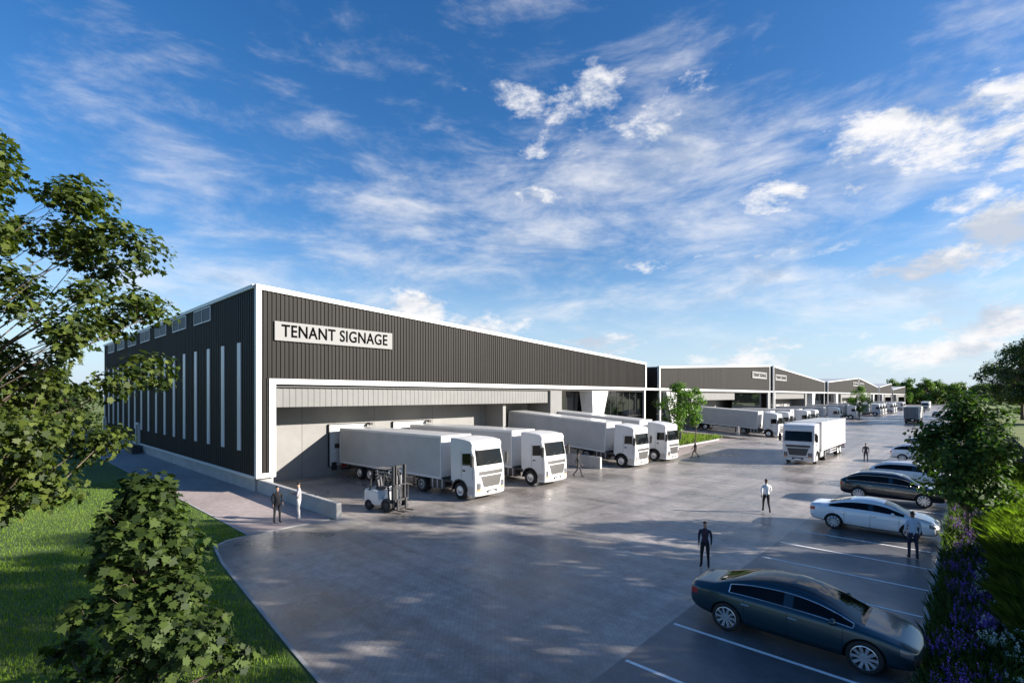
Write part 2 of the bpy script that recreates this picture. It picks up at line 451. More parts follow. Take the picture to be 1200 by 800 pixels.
    mx = n.new('ShaderNodeMixRGB'); l.new(fac, mx.inputs['Fac']); l.new(hm.outputs['Color'], mx.inputs['Color1']); l.new(cc.outputs['Color'], mx.inputs['Color2'])
    l.new(mx.outputs['Color'], bg.inputs['Color'])
    bg.inputs['Strength'].default_value = 0.05
build_world()

# ------------------------------------------------------------------ ground
FX = -33.0                       # plane of the long facades
BX = -36.3                       # back wall of the dock recesses
KX = -0.87                       # kerb of the planting strip
sheet('ground', [(-2500, -1500), (2500, -1500), (2500, 3500), (-2500, 3500)], 0.0, 'field')
edge = [(-23.2, 8.0), (-23.05, 7.1), (-22.5, 6.45), (-20, 6.0), (-16.9, 5.65), (-12, 5.1), (-8, 4.7), (-5, 3.8), (-3.6, 1.5), (-3.6, -25)]
sheet('lawn', [(-140, -40), (-3.6, -40)] + edge[::-1] + [(-95, 8.25), (-140, 8.3)], 0.004, 'lawn')
sheet('yard', [(KX, -25), (KX, 470), (-37, 470), (-37, 12.0), (-23.2, 12.0)] + edge, 0.008, 'yard')
sheet('parking_bay', [(KX - 0.13, 5), (KX - 0.13, 66), (-5.95, 66), (-5.95, 5)], 0.012, 'bay')
sheet('path', [(-23.35, 8.0), (-23.35, 12.0), (-34, 12.2), (-120, 12.2), (-120, 8.3), (-95, 8.25)], 0.012, 'path')
sheet('planting_strip', [(KX, -20), (3.0, -20), (3.0, 330), (KX, 330)], 0.03, 'soil')

def kerb(name, pts, w, h):
    mb = MB()
    for (x0, y0), (x1, y1) in zip(pts[:-1], pts[1:]):
        d = Vector((x1 - x0, y1 - y0)).normalized(); nn = Vector((-d.y, d.x)) * w / 2
        q = [(x0 + nn.x, y0 + nn.y), (x0 - nn.x, y0 - nn.y), (x1 - nn.x, y1 - nn.y), (x1 + nn.x, y1 + nn.y)]
        mb.prism(q, 2, 0.0, h)
    o = mb.build(name, 'concrete'); o['kind'] = 'structure'
kerb('kerb', [(KX + 0.02, -20), (KX + 0.02, 330)], 0.14, 0.13)
kerb('lawn_edging', [(-95, 8.25)] + edge[:-1], 0.09, 0.03)
kerb('path_edging', [(-23.27, 8.05), (-23.27, 11.7)], 0.14, 0.022)

for i in range(-1, 6):
    y = 12.6 + 2.5 * i
    mb = MB(); mb.box(-5.85, KX - 0.1, y - 0.05, y + 0.05, 0.0125, 0.0165)
    o = mb.build('parking_line', 'line'); o['kind'] = 'structure'
for y in (30.6, 33.6, 38.4, 45.6, 50.2, 54.8, 62):
    mb = MB(); mb.box(-5.85, KX - 0.1, y - 0.05, y + 0.05, 0.0125, 0.0165)
    o = mb.build('parking_line', 'line'); o['kind'] = 'structure'

# ------------------------------------------------------------------ warehouses
def text_mesh(body, size, depth):
    cu = bpy.data.curves.new('lettering', 'FONT'); cu.body = body; cu.size = size; cu.extrude = depth
    cu.align_x = 'CENTER'; cu.align_y = 'CENTER'; cu.offset = 0.012 * size; cu.space_character = 1.06
    t = bpy.data.objects.new('tmp_text', cu); COL.objects.link(t)
    dg = bpy.context.evaluated_depsgraph_get()
    me = bpy.data.meshes.new_from_object(t.evaluated_get(dg))
    bpy.data.objects.remove(t); bpy.data.curves.remove(cu)
    return me

def ribs(mb, y0, y1, zb, zt, x, pitch, depth, mi=0):
    """vertical trapezoid ribs on a wall facing +X; zb, zt are functions of y"""
    n = max(1, int(round((y1 - y0) / pitch))); p = (y1 - y0) / n
    pr = []
    for i in range(n):
        a = y0 + i * p
        pr += [(a, 0), (a + 0.42 * p, 0), (a + 0.52 * p, depth), (a + 0.90 * p, depth)]
    pr.append((y1, 0))
    vs = []
    for (y, d) in pr: vs += [(x + d, y, zb(y)), (x + d, y, zt(y))]
    mb.add(vs, [(2 * i, 2 * i + 2, 2 * i + 3, 2 * i + 1) for i in range(len(pr) - 1)], mi)

def ribs_y(mb, x0, x1, zb, zt, y, pitch, depth):
    """the same on a wall facing -Y"""
    n = max(1, int(round((x1 - x0) / pitch))); p = (x1 - x0) / n
    pr = []
    for i in range(n):
        a = x0 + i * p
        pr += [(a, 0), (a + 0.5 * p, 0), (a + 0.58 * p, depth), (a + 0.92 * p, depth)]
    pr.append((x1, 0))
    vs = []
    for (x, d) in pr: vs += [(x, y - d, zb), (x, y - d, zt)]
    mb.add(vs, [(2 * i, 2 * i + 2, 2 * i + 3, 2 * i + 1) for i in range(len(pr) - 1)])

ZB, ZT = 6.85, 7.2               # white band over the openings
def warehouse(y0, y1, zl, zr, ridge_left, label, detail=2, canopy=(1.3, 29.6), doors=(), wing=None, black=None, depth=55.0):
    """one half of a gabled pair: ridge at y0 when ridge_left, else at y1"""
    W = y1 - y0
    root = empty('warehouse', (FX, y0, 0)); tag(root, label, 'warehouse', 'dark clad warehouses along the yard')
    def part(mb, name, m, **k):
        o = mb.build(name, m, root, **k); o.location = (-FX, -y0, 0); return o
    Y = (lambda u: y0 + u) if ridge_left else (lambda u: y1 - u)
    def ys(u0, u1):
        a, b = Y(u0), Y(u1); return (min(a, b), max(a, b))
    roofz = lambda y: zl + (zr - zl) * (y - y0) / W
    xb = FX - depth
    # shell
    mb = MB()
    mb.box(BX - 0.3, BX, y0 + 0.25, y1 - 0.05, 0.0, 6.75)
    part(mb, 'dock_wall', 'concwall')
    for k in range(int(W // 6) if detail > 1 else 0):
        yy = y0 + 4.4 + 6 * k
        mb = MB(); mb.box(BX, BX + 0.004, yy - 0.025, yy + 0.025, 0, 6.6)
        if yy < y1 - 1: part(mb, 'wall_joint', 'joint')
    mb = MB()
    mb.box(BX - 0.25, FX - 0.12, y0 + 0.25, y1 - 0.15, 6.65, 6.75)
    part(mb, 'soffit', 'dark')
    # cladding over the openings
    mb = MB()
    ribs(mb, y0 + 0.32, y1 - 0.3, lambda y: ZT, lambda y: roofz(y) - 0.2, FX, 0.27 if detail > 1 else 0.4, 0.05 if detail > 1 else 0.025)
    a, b = ys(0.32, 0.78)
    ribs(mb, a, b, lambda y: 1.2, lambda y: ZT, FX, 0.23, 0.05)
    part(mb, 'facade_cladding', 'clad')
    # side walls, back wall
    mb = MB()
    zs = roofz(y0) - 0.02
    if detail > 1:
        ribs_y(mb, xb, FX - 0.2, 1.0, zs - 0.2, y0, 0.4, 0.03)
    else:
        mb.add([(xb, y0, 0.9), (FX - 0.3, y0, 0.9), (FX - 0.3, y0, zs - 0.2), (xb, y0, zs - 0.2)], [(0, 1, 2, 3)])
    ze = roofz(y1)
    mb.add([(xb, y1, 0.0), (FX - 0.3, y1, 0.0), (FX - 0.3, y1, ze - 0.2), (xb, y1, ze - 0.2)], [(3, 2, 1, 0)])
    mb.add([(xb, y0, 0.0), (xb, y1, 0.0), (xb, y1, ze - 0.2), (xb, y0, zs - 0.2)], [(0, 1, 2, 3)])
    part(mb, 'side_wall', 'cladside', fix=False)
    # plinth
    mb = MB()
    mb.box(xb, FX - 0.46, y0 + 0.12, y0 + 0.3, 0.0, 0.9)
    part(mb, 'plinth', 'concrete'); mb = MB()
    mb.box(FX - 0.45, FX - 0.18, *ys(0.25, 1.15), 0.0, 0.9)
    part(mb, 'plinth', 'concrete')
    # roof
    mb = MB()
    e = 0.02
    mb.add([(xb - .1, y0 - e, zl - .18), (FX + .05, y0 - e, zl - .18), (FX + .05, y1 + e, zr - .18), (xb - .1, y1 + e, zr - .18),
            (xb - .1, y0 - e, zl - .06), (FX + .05, y0 - e, zl - .06), (FX + .05, y1 + e, zr - .06), (xb - .1, y1 + e, zr - .06)],
           [(3, 2, 1, 0), (4, 5, 6, 7), (0, 1, 5, 4), (1, 2, 6, 5), (2, 3, 7, 6), (3, 0, 4, 7)])
    part(mb, 'roof', 'roof')
    # white trim
    t = MB()
    xf = FX + 0.13
    def vbar(u0, u1, za, zb2, x0=FX - 0.2, x1=xf):
        t.box(x0, x1, *ys(u0, u1), za, zb2)
    zr0 = roofz(Y(0.0)); zr1 = roofz(Y(W))
    ua, ub = Y(0), Y(W)
    t.prism([(ua, roofz(ua) - 0.30), (ub, roofz(ub) - 0.30), (ub, roofz(ub)), (ua, roofz(ua))], 0, FX - 0.2, xf + 0.006)      # verge
    vbar(0.0, 0.32, 0.9, zr0 - 0.30)                  # ridge-end post
    vbar(W - 0.32, W, ZB, zr1 - 0.30)                 # eave-end post
    t.box(FX - 0.2, xf, *ys(0.79, W - 0.32), ZB, ZT)                        # band
    vbar(0.79, 1.2, 0.9, ZB, x1=xf - 0.004)           # jamb
    t.box(FX - 0.2, xf - 0.008, *ys(0.32, 0.79), 0.9, 1.2)
    vbar(W - 0.55, W - 0.22, 0.0, ZB, x0=FX - 0.15, x1=FX + 0.08)           # slim end post
    if detail > 1:
        t.box(xb, FX - 0.2, y0 - 0.12, y0 + 0.06, roofz(y0) - 0.24, roofz(y0) + 0.003)   # side eave
        t.box(xb, FX - 0.2, y0 - 0.08, y0 + 0.06, 0.86, 1.04)                            # base rail
    part(t, 'white_trim', 'white')
    # canopy fascia
    c0, c1 = ys(*canopy)
    mb = MB()
    ribs(mb, c0, c1, lambda y: 5.35, lambda y: 6.63, FX - 0.32, 0.42 if detail > 1 else 0.9, 0.02)
    mb.add([(FX - .6, c0, 5.35), (FX - .6, c1, 5.35), (FX - .6, c1, 6.6), (FX - .6, c0, 6.6), (FX - .318, c0, 5.35), (FX - .318, c1, 5.35), (FX - .318, c1, 6.6), (FX - .318, c0, 6.6)],
           [(0, 1, 2, 3), (0, 4, 5, 1), (1, 5, 6, 2), (3, 7, 4, 0)])
    part(mb, 'canopy_fascia', 'fascia', fix=False)
    mb = MB(); mb.box(BX, FX - 0.6, c0, c1, 5.36, 5.44); part(mb, 'canopy_soffit', 'dark')
    # end of the dock recess, offices behind glass
    ce = canopy[1]
    mb = MB(); mb.box(BX, FX - 0.05, *ys(ce + 0.02, ce + 2.0), 0, 6.64); part(mb, 'pier_wall', 'fascia')
    if wing is not None:
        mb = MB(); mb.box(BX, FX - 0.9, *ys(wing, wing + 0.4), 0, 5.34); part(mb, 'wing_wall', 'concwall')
    mb = MB()
    mb.box(FX - 1.95, FX - 1.8, *ys(ce + 2.02, ce + 8.6), 0.5, 6.64)
    part(mb, 'office_glazing', 'glassoffice'); mb = MB()
    mb.box(FX - 0.75, FX - 0.65, *ys(ce + 8.7, W - 0.3), 0.5, 6.64)
    part(mb, 'office_glazing', 'glassoffice')
    u = ce + 3.6
    mb = MB()
    while u < W - 0.8:
        xx = FX - 1.8 if u < ce + 8.6 else FX - 0.65
        mb.box(xx, xx + 0.04, *ys(u, u + 0.06), 0.5, 6.6); u += 1.55
    mb.box(FX - 0.649, FX - 0.615, *ys(ce + 9.6, W - 0.4), 3.4, 3.47)
    part(mb, 'mullion', 'black')
    mb = MB(); mb.box(FX - 0.78, FX - 0.60, *ys(ce + 8.7, W - 0.3), 0.0, 0.5); part(mb, 'sill_wall', 'concrete')
    # inverted tapering pillar
    q0, q1 = ce + 7.7, ce + 11.2
    mb = MB()
    A = [(FX - 1.75, Y(q0), 6.655), (FX + 0.1, Y(q0), 6.655), (FX + 0.1, Y(q1), 6.655), (FX - 1.75, Y(q1), 6.655)]
    B = [(FX - 1.0, Y(q0 + 0.35), 0.0), (FX + 0.1, Y(q0 + 0.35), 0.0), (FX + 0.1, Y(q1 - 2.4), 0.0), (FX - 1.0, Y(q1 - 2.4), 0.0)]
    mb.add(A + B, [(0, 1, 2, 3), (7, 6, 5, 4), (0, 4, 5, 1), (1, 5, 6, 2), (2, 6, 7, 3), (3, 7, 4, 0)])
    part(mb, 'tapered_pillar', 'white')
    # dock doors
    for (u, w) in doors:
        a, b = ys(u, u + w)
        fr = MB(); fr.box(BX + 0.003, BX + 0.16, a, b, 0.72, 3.85)
        d = part(fr, 'dock_door', 'white')
        pn = MB()
        for k in range(5): pn.box(BX + 0.163, BX + 0.175, a + 0.3, b - 0.3, 1.0 + 0.52 * k, 1.48 + 0.52 * k)
        o = pn.build('door_panel', 'white', d)
        for q in (a + 0.15, b - 0.45):
            bf = MB(); bf.box(BX + 0.165, BX + 0.42, q, q + 0.3, 0.42, 1.0); bf.build('dock_bumper', 'black', d)
        sl_ = MB()
        for q in ((a - 0.07, a - 0.005, 0.66, 3.92), (b + 0.005, b + 0.07, 0.66, 3.92), (a - 0.004, b + 0.004, 3.856, 3.92)): sl_.box(BX + 0.004, BX + 0.19, *q)
        sl_.build('door_frame', 'black', d)
        vs = MB(); vs.box(BX + 0.18, BX + 0.2, a + 0.4, b - 0.4, 2.05, 2.4)
        vs.build('vision_panel', 'dark', d)
        dl = MB(); dl.box(BX + 0.0, BX + 0.5, b + 0.15, b + 0.3, 3.8, 3.92); dl.box(BX + 0.4, BX + 0.62, b + 0.08, b + 0.36, 3.72, 3.94)
        part(dl, 'dock_light', 'black')
    if black:
        mb = MB(); mb.box(FX - 0.9, FX - 0.8, *ys(*black), 0.0, 6.6); part(mb, 'dark_opening', 'glassoffice')
    return root

wh1 = warehouse(11.75, 62.3, 13.1, 10.65, True, 'big dark ribbed warehouse with slit windows along its side and the large tenant sign',
                2, (1.2, 29.6), [(6.45, 3.1), (12.15, 3.3)], wing=23.2)
# things on the shaded long side of the nearest warehouse
def on_wh1(mb, name, m, parent=wh1, **k):
    o = mb.build(name, m, parent, **k)
    if parent == wh1: o.location = (-FX, -11.75, 0)
    return o
for k in range(17):
    x = -35.73 - 3.23 * k
    mb = MB(); mb.box(x - 0.31, x + 0.31, 11.75 - 0.075, 11.75 - 0.02, 2.49, 9.6)
    fr = on_wh1(mb, 'slit_window', 'poly')
for k in range(7):
    x = -41.7 - 6.45 * k
    mb = MB(); mb.box(x - 4.0, x, 11.75 - 0.07, 11.75 - 0.02, 11.75, 12.72)
    w = on_wh1(mb, 'high_window', 'hiwin')
    fr = MB()
    for (a, b, c, d) in ((x - 4.06, x + .06, 12.72, 12.79), (x - 4.06, x + .06, 11.68, 11.75), (x - 4.06, x - 4.0, 11.75, 12.72), (x, x + .06, 11.75, 12.72), (x - 2.02, x - 1.98, 11.75, 12.72)):
        fr.box(a, b, 11.75 - 0.1, 11.75 - 0.02, c, d)
    fr.build('window_frame', 'poly', w)
for x in (-66.3, -86.8):
    mb = MB()
    mb.box(x - 0.75, x - 0.55, 11.55, 11.74, 0.85, 3.1); mb.box(x + 0.55, x + 0.75, 11.55, 11.74, 0.85, 3.1); mb.box(x - 0.75, x + 0.75, 11.553, 11.737, 3.0, 3.2)
    d = on_wh1(mb, 'side_door', 'white')
    lf = MB(); lf.box(x - 0.55, x + 0.55, 11.64, 11.7, 0.88, 3.0); lf.build('door_leaf', 'dark', d)
    hd = MB(); hd.tube([(x - 0.45, 11.6, 1.8), (x - 0.45, 11.6, 2.05)], 0.025); hd.build('handle', 'steel', d)

wh2 = warehouse(66.1, 119.2, 10.35, 12.85, False, 'second warehouse in the row, half rising towards its ridge, green island trees in front', 1,
                (21.2, 39.6), [(24, 3.3), (31, 3.3)], black=(3.2, 21.0))
wh3 = warehouse(121.9, 175.2, 12.86, 10.4, True, 'second warehouse in the row, half falling away from its ridge', 1, (1.2, 29.6), [(7, 3.3), (14, 3.3), (21, 3.3)])
wh4 = warehouse(179.6, 236.4, 10.5, 13.15, False, 'third warehouse in the row, rising half behind the bright green roadside tree', 1, (1.2, 33), [(7, 3.3), (14, 3.3)])
wh5 = warehouse(238.2, 293.6, 13.2, 10.2, True, 'third warehouse in the row, half falling away from its ridge', 1, (1.2, 31), [(7, 3.3), (14, 3.3)])
wh6 = warehouse(298.0, 349.0, 10.4, 13.0, False, 'fourth warehouse in the row, its notched ridge against the sky', 1, (1.2, 29), [(7, 3.3)])
wh7 = warehouse(355.0, 425.0, 9.7, 12.4, False, 'smallest looking warehouse at the woodland end of the row', 1, (1.2, 40), [(7, 3.3)])

def infill(y0, y1, top, label):
    r = empty('link_wall', (FX - 1, (y0 + y1) / 2, 0)); tag(r, label, 'wall', 'recessed dark walls between warehouses')
    def p(mb, n, m):
        o = mb.build(n, m, r); o.location = (-(FX - 1), -(y0 + y1) / 2, 0)
    mb = MB(); mb.box(FX - 3.0, FX - 2.8, y0 + 0.03, y1 - 0.03, 0, top - 0.55); p(mb, 'panel', 'black')
    mb = MB(); mb.box(FX - 3.1, FX - 2.6, y0 + 0.03, y1 - 0.03, top - 0.55, top - 0.1); p(mb, 'coping', 'roof')
    mb = MB(); mb.box(FX - 0.3, FX + 0.02, y0 + 0.03, y1 - 0.03, ZB + 0.03, ZT - 0.03); p(mb, 'cross_beam', 'white')
infill(62.3, 66.1, 10.5, 'black recessed wall in the gap between first and second warehouse')
infill(119.2, 121.9, 12.9, 'tall narrow black slot at the ridge of the second warehouse')
infill(175.2, 179.6, 10.4, 'dark recessed wall between second and third warehouse')
infill(236.4, 238.2, 13.1, 'narrow slot at the ridge of the third warehouse')
infill(293.6, 298.0, 10.2, 'dark recessed wall between third and fourth warehouse')

def sign(y0, y1, z0, z1, label, size):
    cy, cz = (y0 + y1) / 2, (z0 + z1) / 2
    mb = MB(); mb.box(-0.05, 0.05, y0 - cy, y1 - cy, z0 - cz, z1 - cz)
    s = mb.build('tenant_sign', 'signboard', None, bevel=0.012, loc=(FX + 0.12, cy, cz))
    me = text_mesh('TENANT SIGNAGE', size, 0.015); me.materials.clear(); me.materials.append(M['letter'])
    me.polygons.foreach_set('material_index', [0] * len(me.polygons))
    w = max(v.co.x for v in me.vertices) - min(v.co.x for v in me.vertices)
    k = (y1 - y0) * 0.90 / w
    for v in me.vertices: v.co.x *= k
    t = link(me, 'lettering', s, (0.062, 0, 0)); t.rotation_euler = (R(90), 0, R(90))
    tag(s, label, 'sign', 'tenant signs on the warehouse fronts')
sign(12.85, 21.6, 9.66, 10.9, 'large white TENANT SIGNAGE board on the big warehouse with slit windows', 1.12)
sign(107, 116.6, 9.7, 11.1, 'white tenant sign on the rising half of the second warehouse', 1.0)
sign(123.2, 132.4, 9.6, 11.0, 'white tenant sign on the falling half of the second warehouse', 1.0)
sign(224.5, 234.8, 9.8, 11.3, 'small white tenant sign on the rising half of the third warehouse', 1.0)
sign(240, 250, 9.8, 11.3, 'small white tenant sign on the falling half of the third warehouse', 1.0)

# retaining walls and dock ramps
def low_wall(pts, t, label):
    """pts: (x, y, ztop) along the wall"""
    r = MB()
    (x0, y0, za), (x1, y1, zb) = pts
    r.add([(x0, y0, 0), (x1, y1, 0), (x1, y1, zb), (x0, y0, za), (x0, y0 + t, 0), (x1, y1 + t, 0), (x1, y1 + t, zb), (x0, y0 + t, za)],
          [(0, 1, 2, 3), (7, 6, 5, 4), (0, 4, 5, 1), (1, 5, 6, 2), (2, 6, 7, 3), (3, 7, 4, 0)])
    o = r.build('retaining_wall', 'concrete', bevel=0.02); tag(o, label, 'wall', 'low concrete dock walls')
low_wall([(-33.15, 11.95, 0.80), (-22.95, 11.9, 0.80)], 0.28, 'low concrete wall beside the two standing men')
low_wall([(-34.0, 35.0, 1.35), (-22.7, 35.0, 0.98)], 0.28, 'low concrete wall behind the walking man, under the long trailer')
low_wall([(-34.0, 84.6, 1.35), (-23.2, 84.6, 1.0)], 0.28, 'low concrete wall at the docks of the second warehouse')
def ramp(y0, y1):
    mb = MB(); mb.prism([(BX, 0), (-22.3, 0.009), (BX, 0.95)], 1, y0, y1)
    o = mb.build('ramp', 'yard'); o['kind'] = 'structure'
ramp(35.3, 47.4)
ramp(72.5, 84.58)

# steps by the side door
st = empty('entrance_steps', (-66.3, 10.9, 0)); tag(st, 'dark steps with handrail at the white framed side door', 'steps')
mb = MB(); mb.box(-1.4, 1.4, -0.1, 0.6, 0.01, 0.84); mb.box(1.4, 1.75, -0.1, 0.6, 0.01, 0.56); mb.box(1.75, 2.1, -0.1, 0.6, 0.01, 0.28); mb.build('tread', 'dark', st)
mb = MB()
for x in (-1.35, 0, 1.35): mb.tube([(x, -0.05, 0.84), (x, -0.05, 1.75)], 0.03, 6)
mb.tube([(-1.35, -0.05, 1.75), (1.35, -0.05, 1.75), (2.05, -0.05, 1.15)], 0.03, 6); mb.build('handrail', 'dark', st)

# planted island in front of the office of the second warehouse
sheet('island_path', [(-33, 47.5), (-21.5, 47.5), (-24.2, 62), (-24.2, 72.4), (-33, 72.4)], 0.016, 'path')
mb = MB()
isl = [(-32.2, 49.5), (-25.9, 49.5), (-25.4, 52), (-25.7, 69), (-26.6, 71.2), (-32.2, 71.2)]
mb.prism(isl, 2, 0.0, 0.14); o = mb.build('island', 'soil'); o['kind'] = 'structure'
kerb('island_kerb', [(-25.85, 49.45), (-25.32, 52), (-25.62, 69), (-26.55, 71.25)], 0.15, 0.17)

# ------------------------------------------------------------------ articulated trucks
def make_truck(name='articulated_truck', curtain='curtain'):
    """x forward, nose at 0, ground at z = 0"""
    root = empty(name)
    prof = [(-0.06, 0.30), (-0.01, 0.36), (0.0, 0.62), (0.0, 1.20), (-0.015, 1.62), (-0.04, 1.90), (-0.07, 2.02), (-0.17, 2.50), (-0.27, 2.93), (-0.28, 3.02), (-0.33, 3.30),
            (-0.46, 3.47), (-0.90, 3.56), (-1.6, 3.61), (-2.17, 3.62)]
    HW = 1.24
    def px(s):
        i = min(int(s), len(prof) - 2); t = s - i
        return prof[i][0] * (1 - t) + prof[i + 1][0] * t, prof[i][1] * (1 - t) + prof[i + 1][1] * t
    def P(s, y, off=0.0):
        x, z = px(s)
        x0, z0 = px(max(0, s - 0.3)); x1, z1 = px(min(len(prof) - 1.001, s + 0.3))
        d = Vector((x1 - x0, z1 - z0)).normalized()
        nx, nz = d.y, -d.x
        k = (abs(y) / HW)
        fr = 0.14 * k ** 5
        x -= fr * min(1, max(0, (3.3 - z)) / 0.4 + 0.45)
        z -= 0.05 * max(0, (z - 2.9) / 0.7) * k ** 5
        return (x + nx * off, y, z + nz * off)
    yst = [-1.24, -1.20, -1.1, -0.9, -0.6, -0.3, 0, 0.3, 0.6, 0.9, 1.1, 1.20, 1.24]
    # cab shell: front and roof, sides with the wheel arch cut out
    mb = MB(); n = len(prof)
    vs = [P(s, y) for y in yst for s in range(n)]
    fs = [(j * n + i, j * n + i + 1, (j + 1) * n + i + 1, (j + 1) * n + i) for j in range(len(yst) - 1) for i in range(n - 1)]
    mb.add(vs, fs)
    arch = [(-1.42 + 0.66 * math.cos(t), 0.50 + 0.66 * math.sin(t)) for t in [PI * (0.93 - 0.86 * k / 10) for k in range(11)]]
    for sgn in (-1, 1):
        side = [(P(s, sgn * HW)[0], P(s, sgn * HW)[2]) for s in range(n)]
        poly = side + [(-2.17, 0.95)] + [(-2.08, 0.95)] + [a for a in arch if a[0] > -2.06] + [(-0.77, 0.32)]
        mb.add([(x, sgn * HW, z) for x, z in poly], [tuple(range(len(poly))) if sgn < 0 else tuple(range(len(poly) - 1, -1, -1))])
    mb.add([(-2.17, -HW, 0.95), (-2.17, HW, 0.95), (-2.17, HW, 3.52), (-2.17, -HW, 3.52)], [(0, 1, 2, 3)])
    cab = mb.build('cab', 'truckwhite', root, smooth=32)
    def patch(name, m, s0, s1, yfun, off, par=root, nu=6, nv=8, wrap=None):
        """a panel lying on the cab front between profile stations s0 and s1"""
        mb = MB(); vs = []
        for i in range(nu + 1):
            s = s0 + (s1 - s0) * i / nu
            a, b = yfun(i / nu)
            for j in range(nv + 1): vs.append(P(s, a + (b - a) * j / nv, off))
        k = len(vs)
        for i in range(nu + 1):
            s = s0 + (s1 - s0) * i / nu
            a, b = yfun(i / nu)
            for j in range(nv + 1): vs.append(P(s, a + (b - a) * j / nv, off - 0.03))
        w = nv + 1
        fs = [(i * w + j, i * w + j + 1, (i + 1) * w + j + 1, (i + 1) * w + j) for i in range(nu) for j in range(nv)]
        rim = [j for j in range(w)] + [i * w + nv for i in range(1, nu + 1)] + [nu * w + j for j in range(nv - 1, -1, -1)] + [i * w for i in range(nu - 1, 0, -1)]
        fs += [(rim[q], rim[(q + 1) % len(rim)], rim[(q + 1) % len(rim)] + k, rim[q] + k) for q in range(len(rim))]
        mb.add(vs, fs)
        return mb.build(name, m, par, smooth=35)
    ws = patch('windscreen', 'glass', 6.05, 7.98, lambda t: (-1.10 + 0.03 * t, 1.10 - 0.03 * t), 0.008)
    for y in (-0.5, 0.25):
        wp = MB(); wp.tube([P(6.1, y, 0.02), P(6.5, y + 0.45, 0.02)], 0.012, 5)
        wp.build('wiper', 'black', ws)
    patch('sun_visor', 'truckwhite', 8.2, 8.9, lambda t: (-1.02, 1.02), 0.05, nu=3)
    patch('upper_grille', 'grille', 3.72, 4.35, lambda t: (-0.98, 0.98), 0.010)
    patch('grille', 'grille', 2.30, 3.55, lambda t: (-0.66 - 0.22 * t, 0.66 + 0.22 * t), 0.014)
    patch('bumper_gap', 'grille', 2.05, 2.10, lambda t: (-1.15, 1.15), 0.006, nu=1)
    patch('bumper_intake', 'black', 1.3, 1.9, lambda t: (-0.45, 0.45), 0.010, nu=3)
    for sgn in (-1, 1):
        h = patch('headlight', 'lamp', 2.15, 2.75, (lambda t: (-1.13, -0.80)) if sgn < 0 else (lambda t: (0.80, 1.13)), 0.012, nu=4, nv=5)
        patch('indicator', 'orange', 2.0, 2.12, (lambda t: (-1.12, -0.82)) if sgn < 0 else (lambda t: (0.82, 1.12)), 0.012, par=h, nu=2, nv=4)
    mb = MB(); mb.box(0.012, 0.022, -0.26, 0.26, 0.42, 0.53); mb.build('number_plate', 'line', root)
    for sgn in (-1, 1):
        y = sgn * (HW + 0.004)
        mb = MB(); q = [(-0.42, 2.08), (-1.20, 2.02), (-1.20, 2.70), (-0.50, 2.76)]
        mb.prism(q, 1, y - 0.01, y + 0.01); mb.build('side_window', 'glass', root)
        mb = MB(); mb.box(-1.16, -0.96, y - 0.01 * sgn, y + 0.025 * sgn, 1.70, 1.76) if False else mb.box(-1.16, -0.96, min(y, y + .03 * sgn), max(y, y + .03 * sgn), 1.68, 1.76)
        mb.build('door_handle', 'black', root)
        for (xa, xb2) in ((-0.36, -0.345), (-1.30, -1.285)):
            mb = MB(); mb.box(xa, xb2, min(y - .003, y + 0.002 * sgn), max(y + .003, y + .002 * sgn), 1.25, 2.85)
            mb.build('door_gap', 'grille', root)
        mb = MB(); mb.tube([(-0.25, sgn * 1.22, 2.75), (-0.12, sgn * 1.46, 2.72), (-0.12, sgn * 1.46, 2.0), (-0.27, sgn * 1.22, 1.98)], 0.022, 5)
        mr = mb.build('mirror_arm', 'black', root)
        mb = MB(); mb.box(-0.24, -0.06, sgn * 1.46 - 0.10, sgn * 1.46 + 0.10, 2.02, 2.66); mb.build('mirror', 'black', mr, bevel=0.03)
        # steps and mudguard
        mb = MB(); mb.box(-0.74, -0.26, min(sgn * 1.19, sgn * 1.252), max(sgn * 1.19, sgn * 1.252), 0.40, 0.86)
        mb.build('step', 'steel', root, bevel=0.015)
        mb = MB(); ro, ri = 0.70, 0.62
        out = [(-1.42 + ro * math.cos(t), 0.50 + ro * math.sin(t)) for t in [PI * (1.0 - 0.97 * k / 14) for k in range(15)]]
        inn = [(-1.42 + ri * math.cos(t), 0.50 + ri * math.sin(t)) for t in [PI * (1.0 - 0.97 * k / 14) for k in range(15)]]
        m = len(out); ya, yb = sorted((sgn * 0.80, sgn * 1.265))
        vs = [(x, ya, z) for x, z in out] + [(x, yb, z) for x, z in out] + [(x, ya, z) for x, z in inn] + [(x, yb, z) for x, z in inn]
        fs = [(i, i + 1, m + i + 1, m + i) for i in range(m - 1)] + [(2 * m + i, 3 * m + i, 3 * m + i + 1, 2 * m + i + 1) for i in range(m - 1)]
        fs += [(m + i, m + i + 1, 3 * m + i + 1, 3 * m + i) for i in range(m - 1)] + [(i + 1, i, 2 * m + i, 2 * m + i + 1) for i in range(m - 1)]
        mb.add(vs, fs); mb.box(-2.75, -2.05, ya, yb, 0.92, 1.04)
        mb.build('mudguard', 'black', root, smooth=40)
    # chassis
    mb = MB()
    for sgn in (-1, 1): mb.box(-6.1, -0.5, sgn * 0.42 - 0.05, sgn * 0.42 + 0.05, 0.72, 0.98)
    for x in (-2.4, -3.4, -4.4, -5.6): mb.box(x - 0.06, x + 0.06, -0.42, 0.42, 0.76, 0.92)
    mb.box(-2.1, -0.15, -1.0, 1.0, 0.42, 0.86)
    mb.box(-5.5, -4.2, -0.5, 0.5, 0.99, 1.08)
    mb.build('tractor_chassis', 'dark', root)
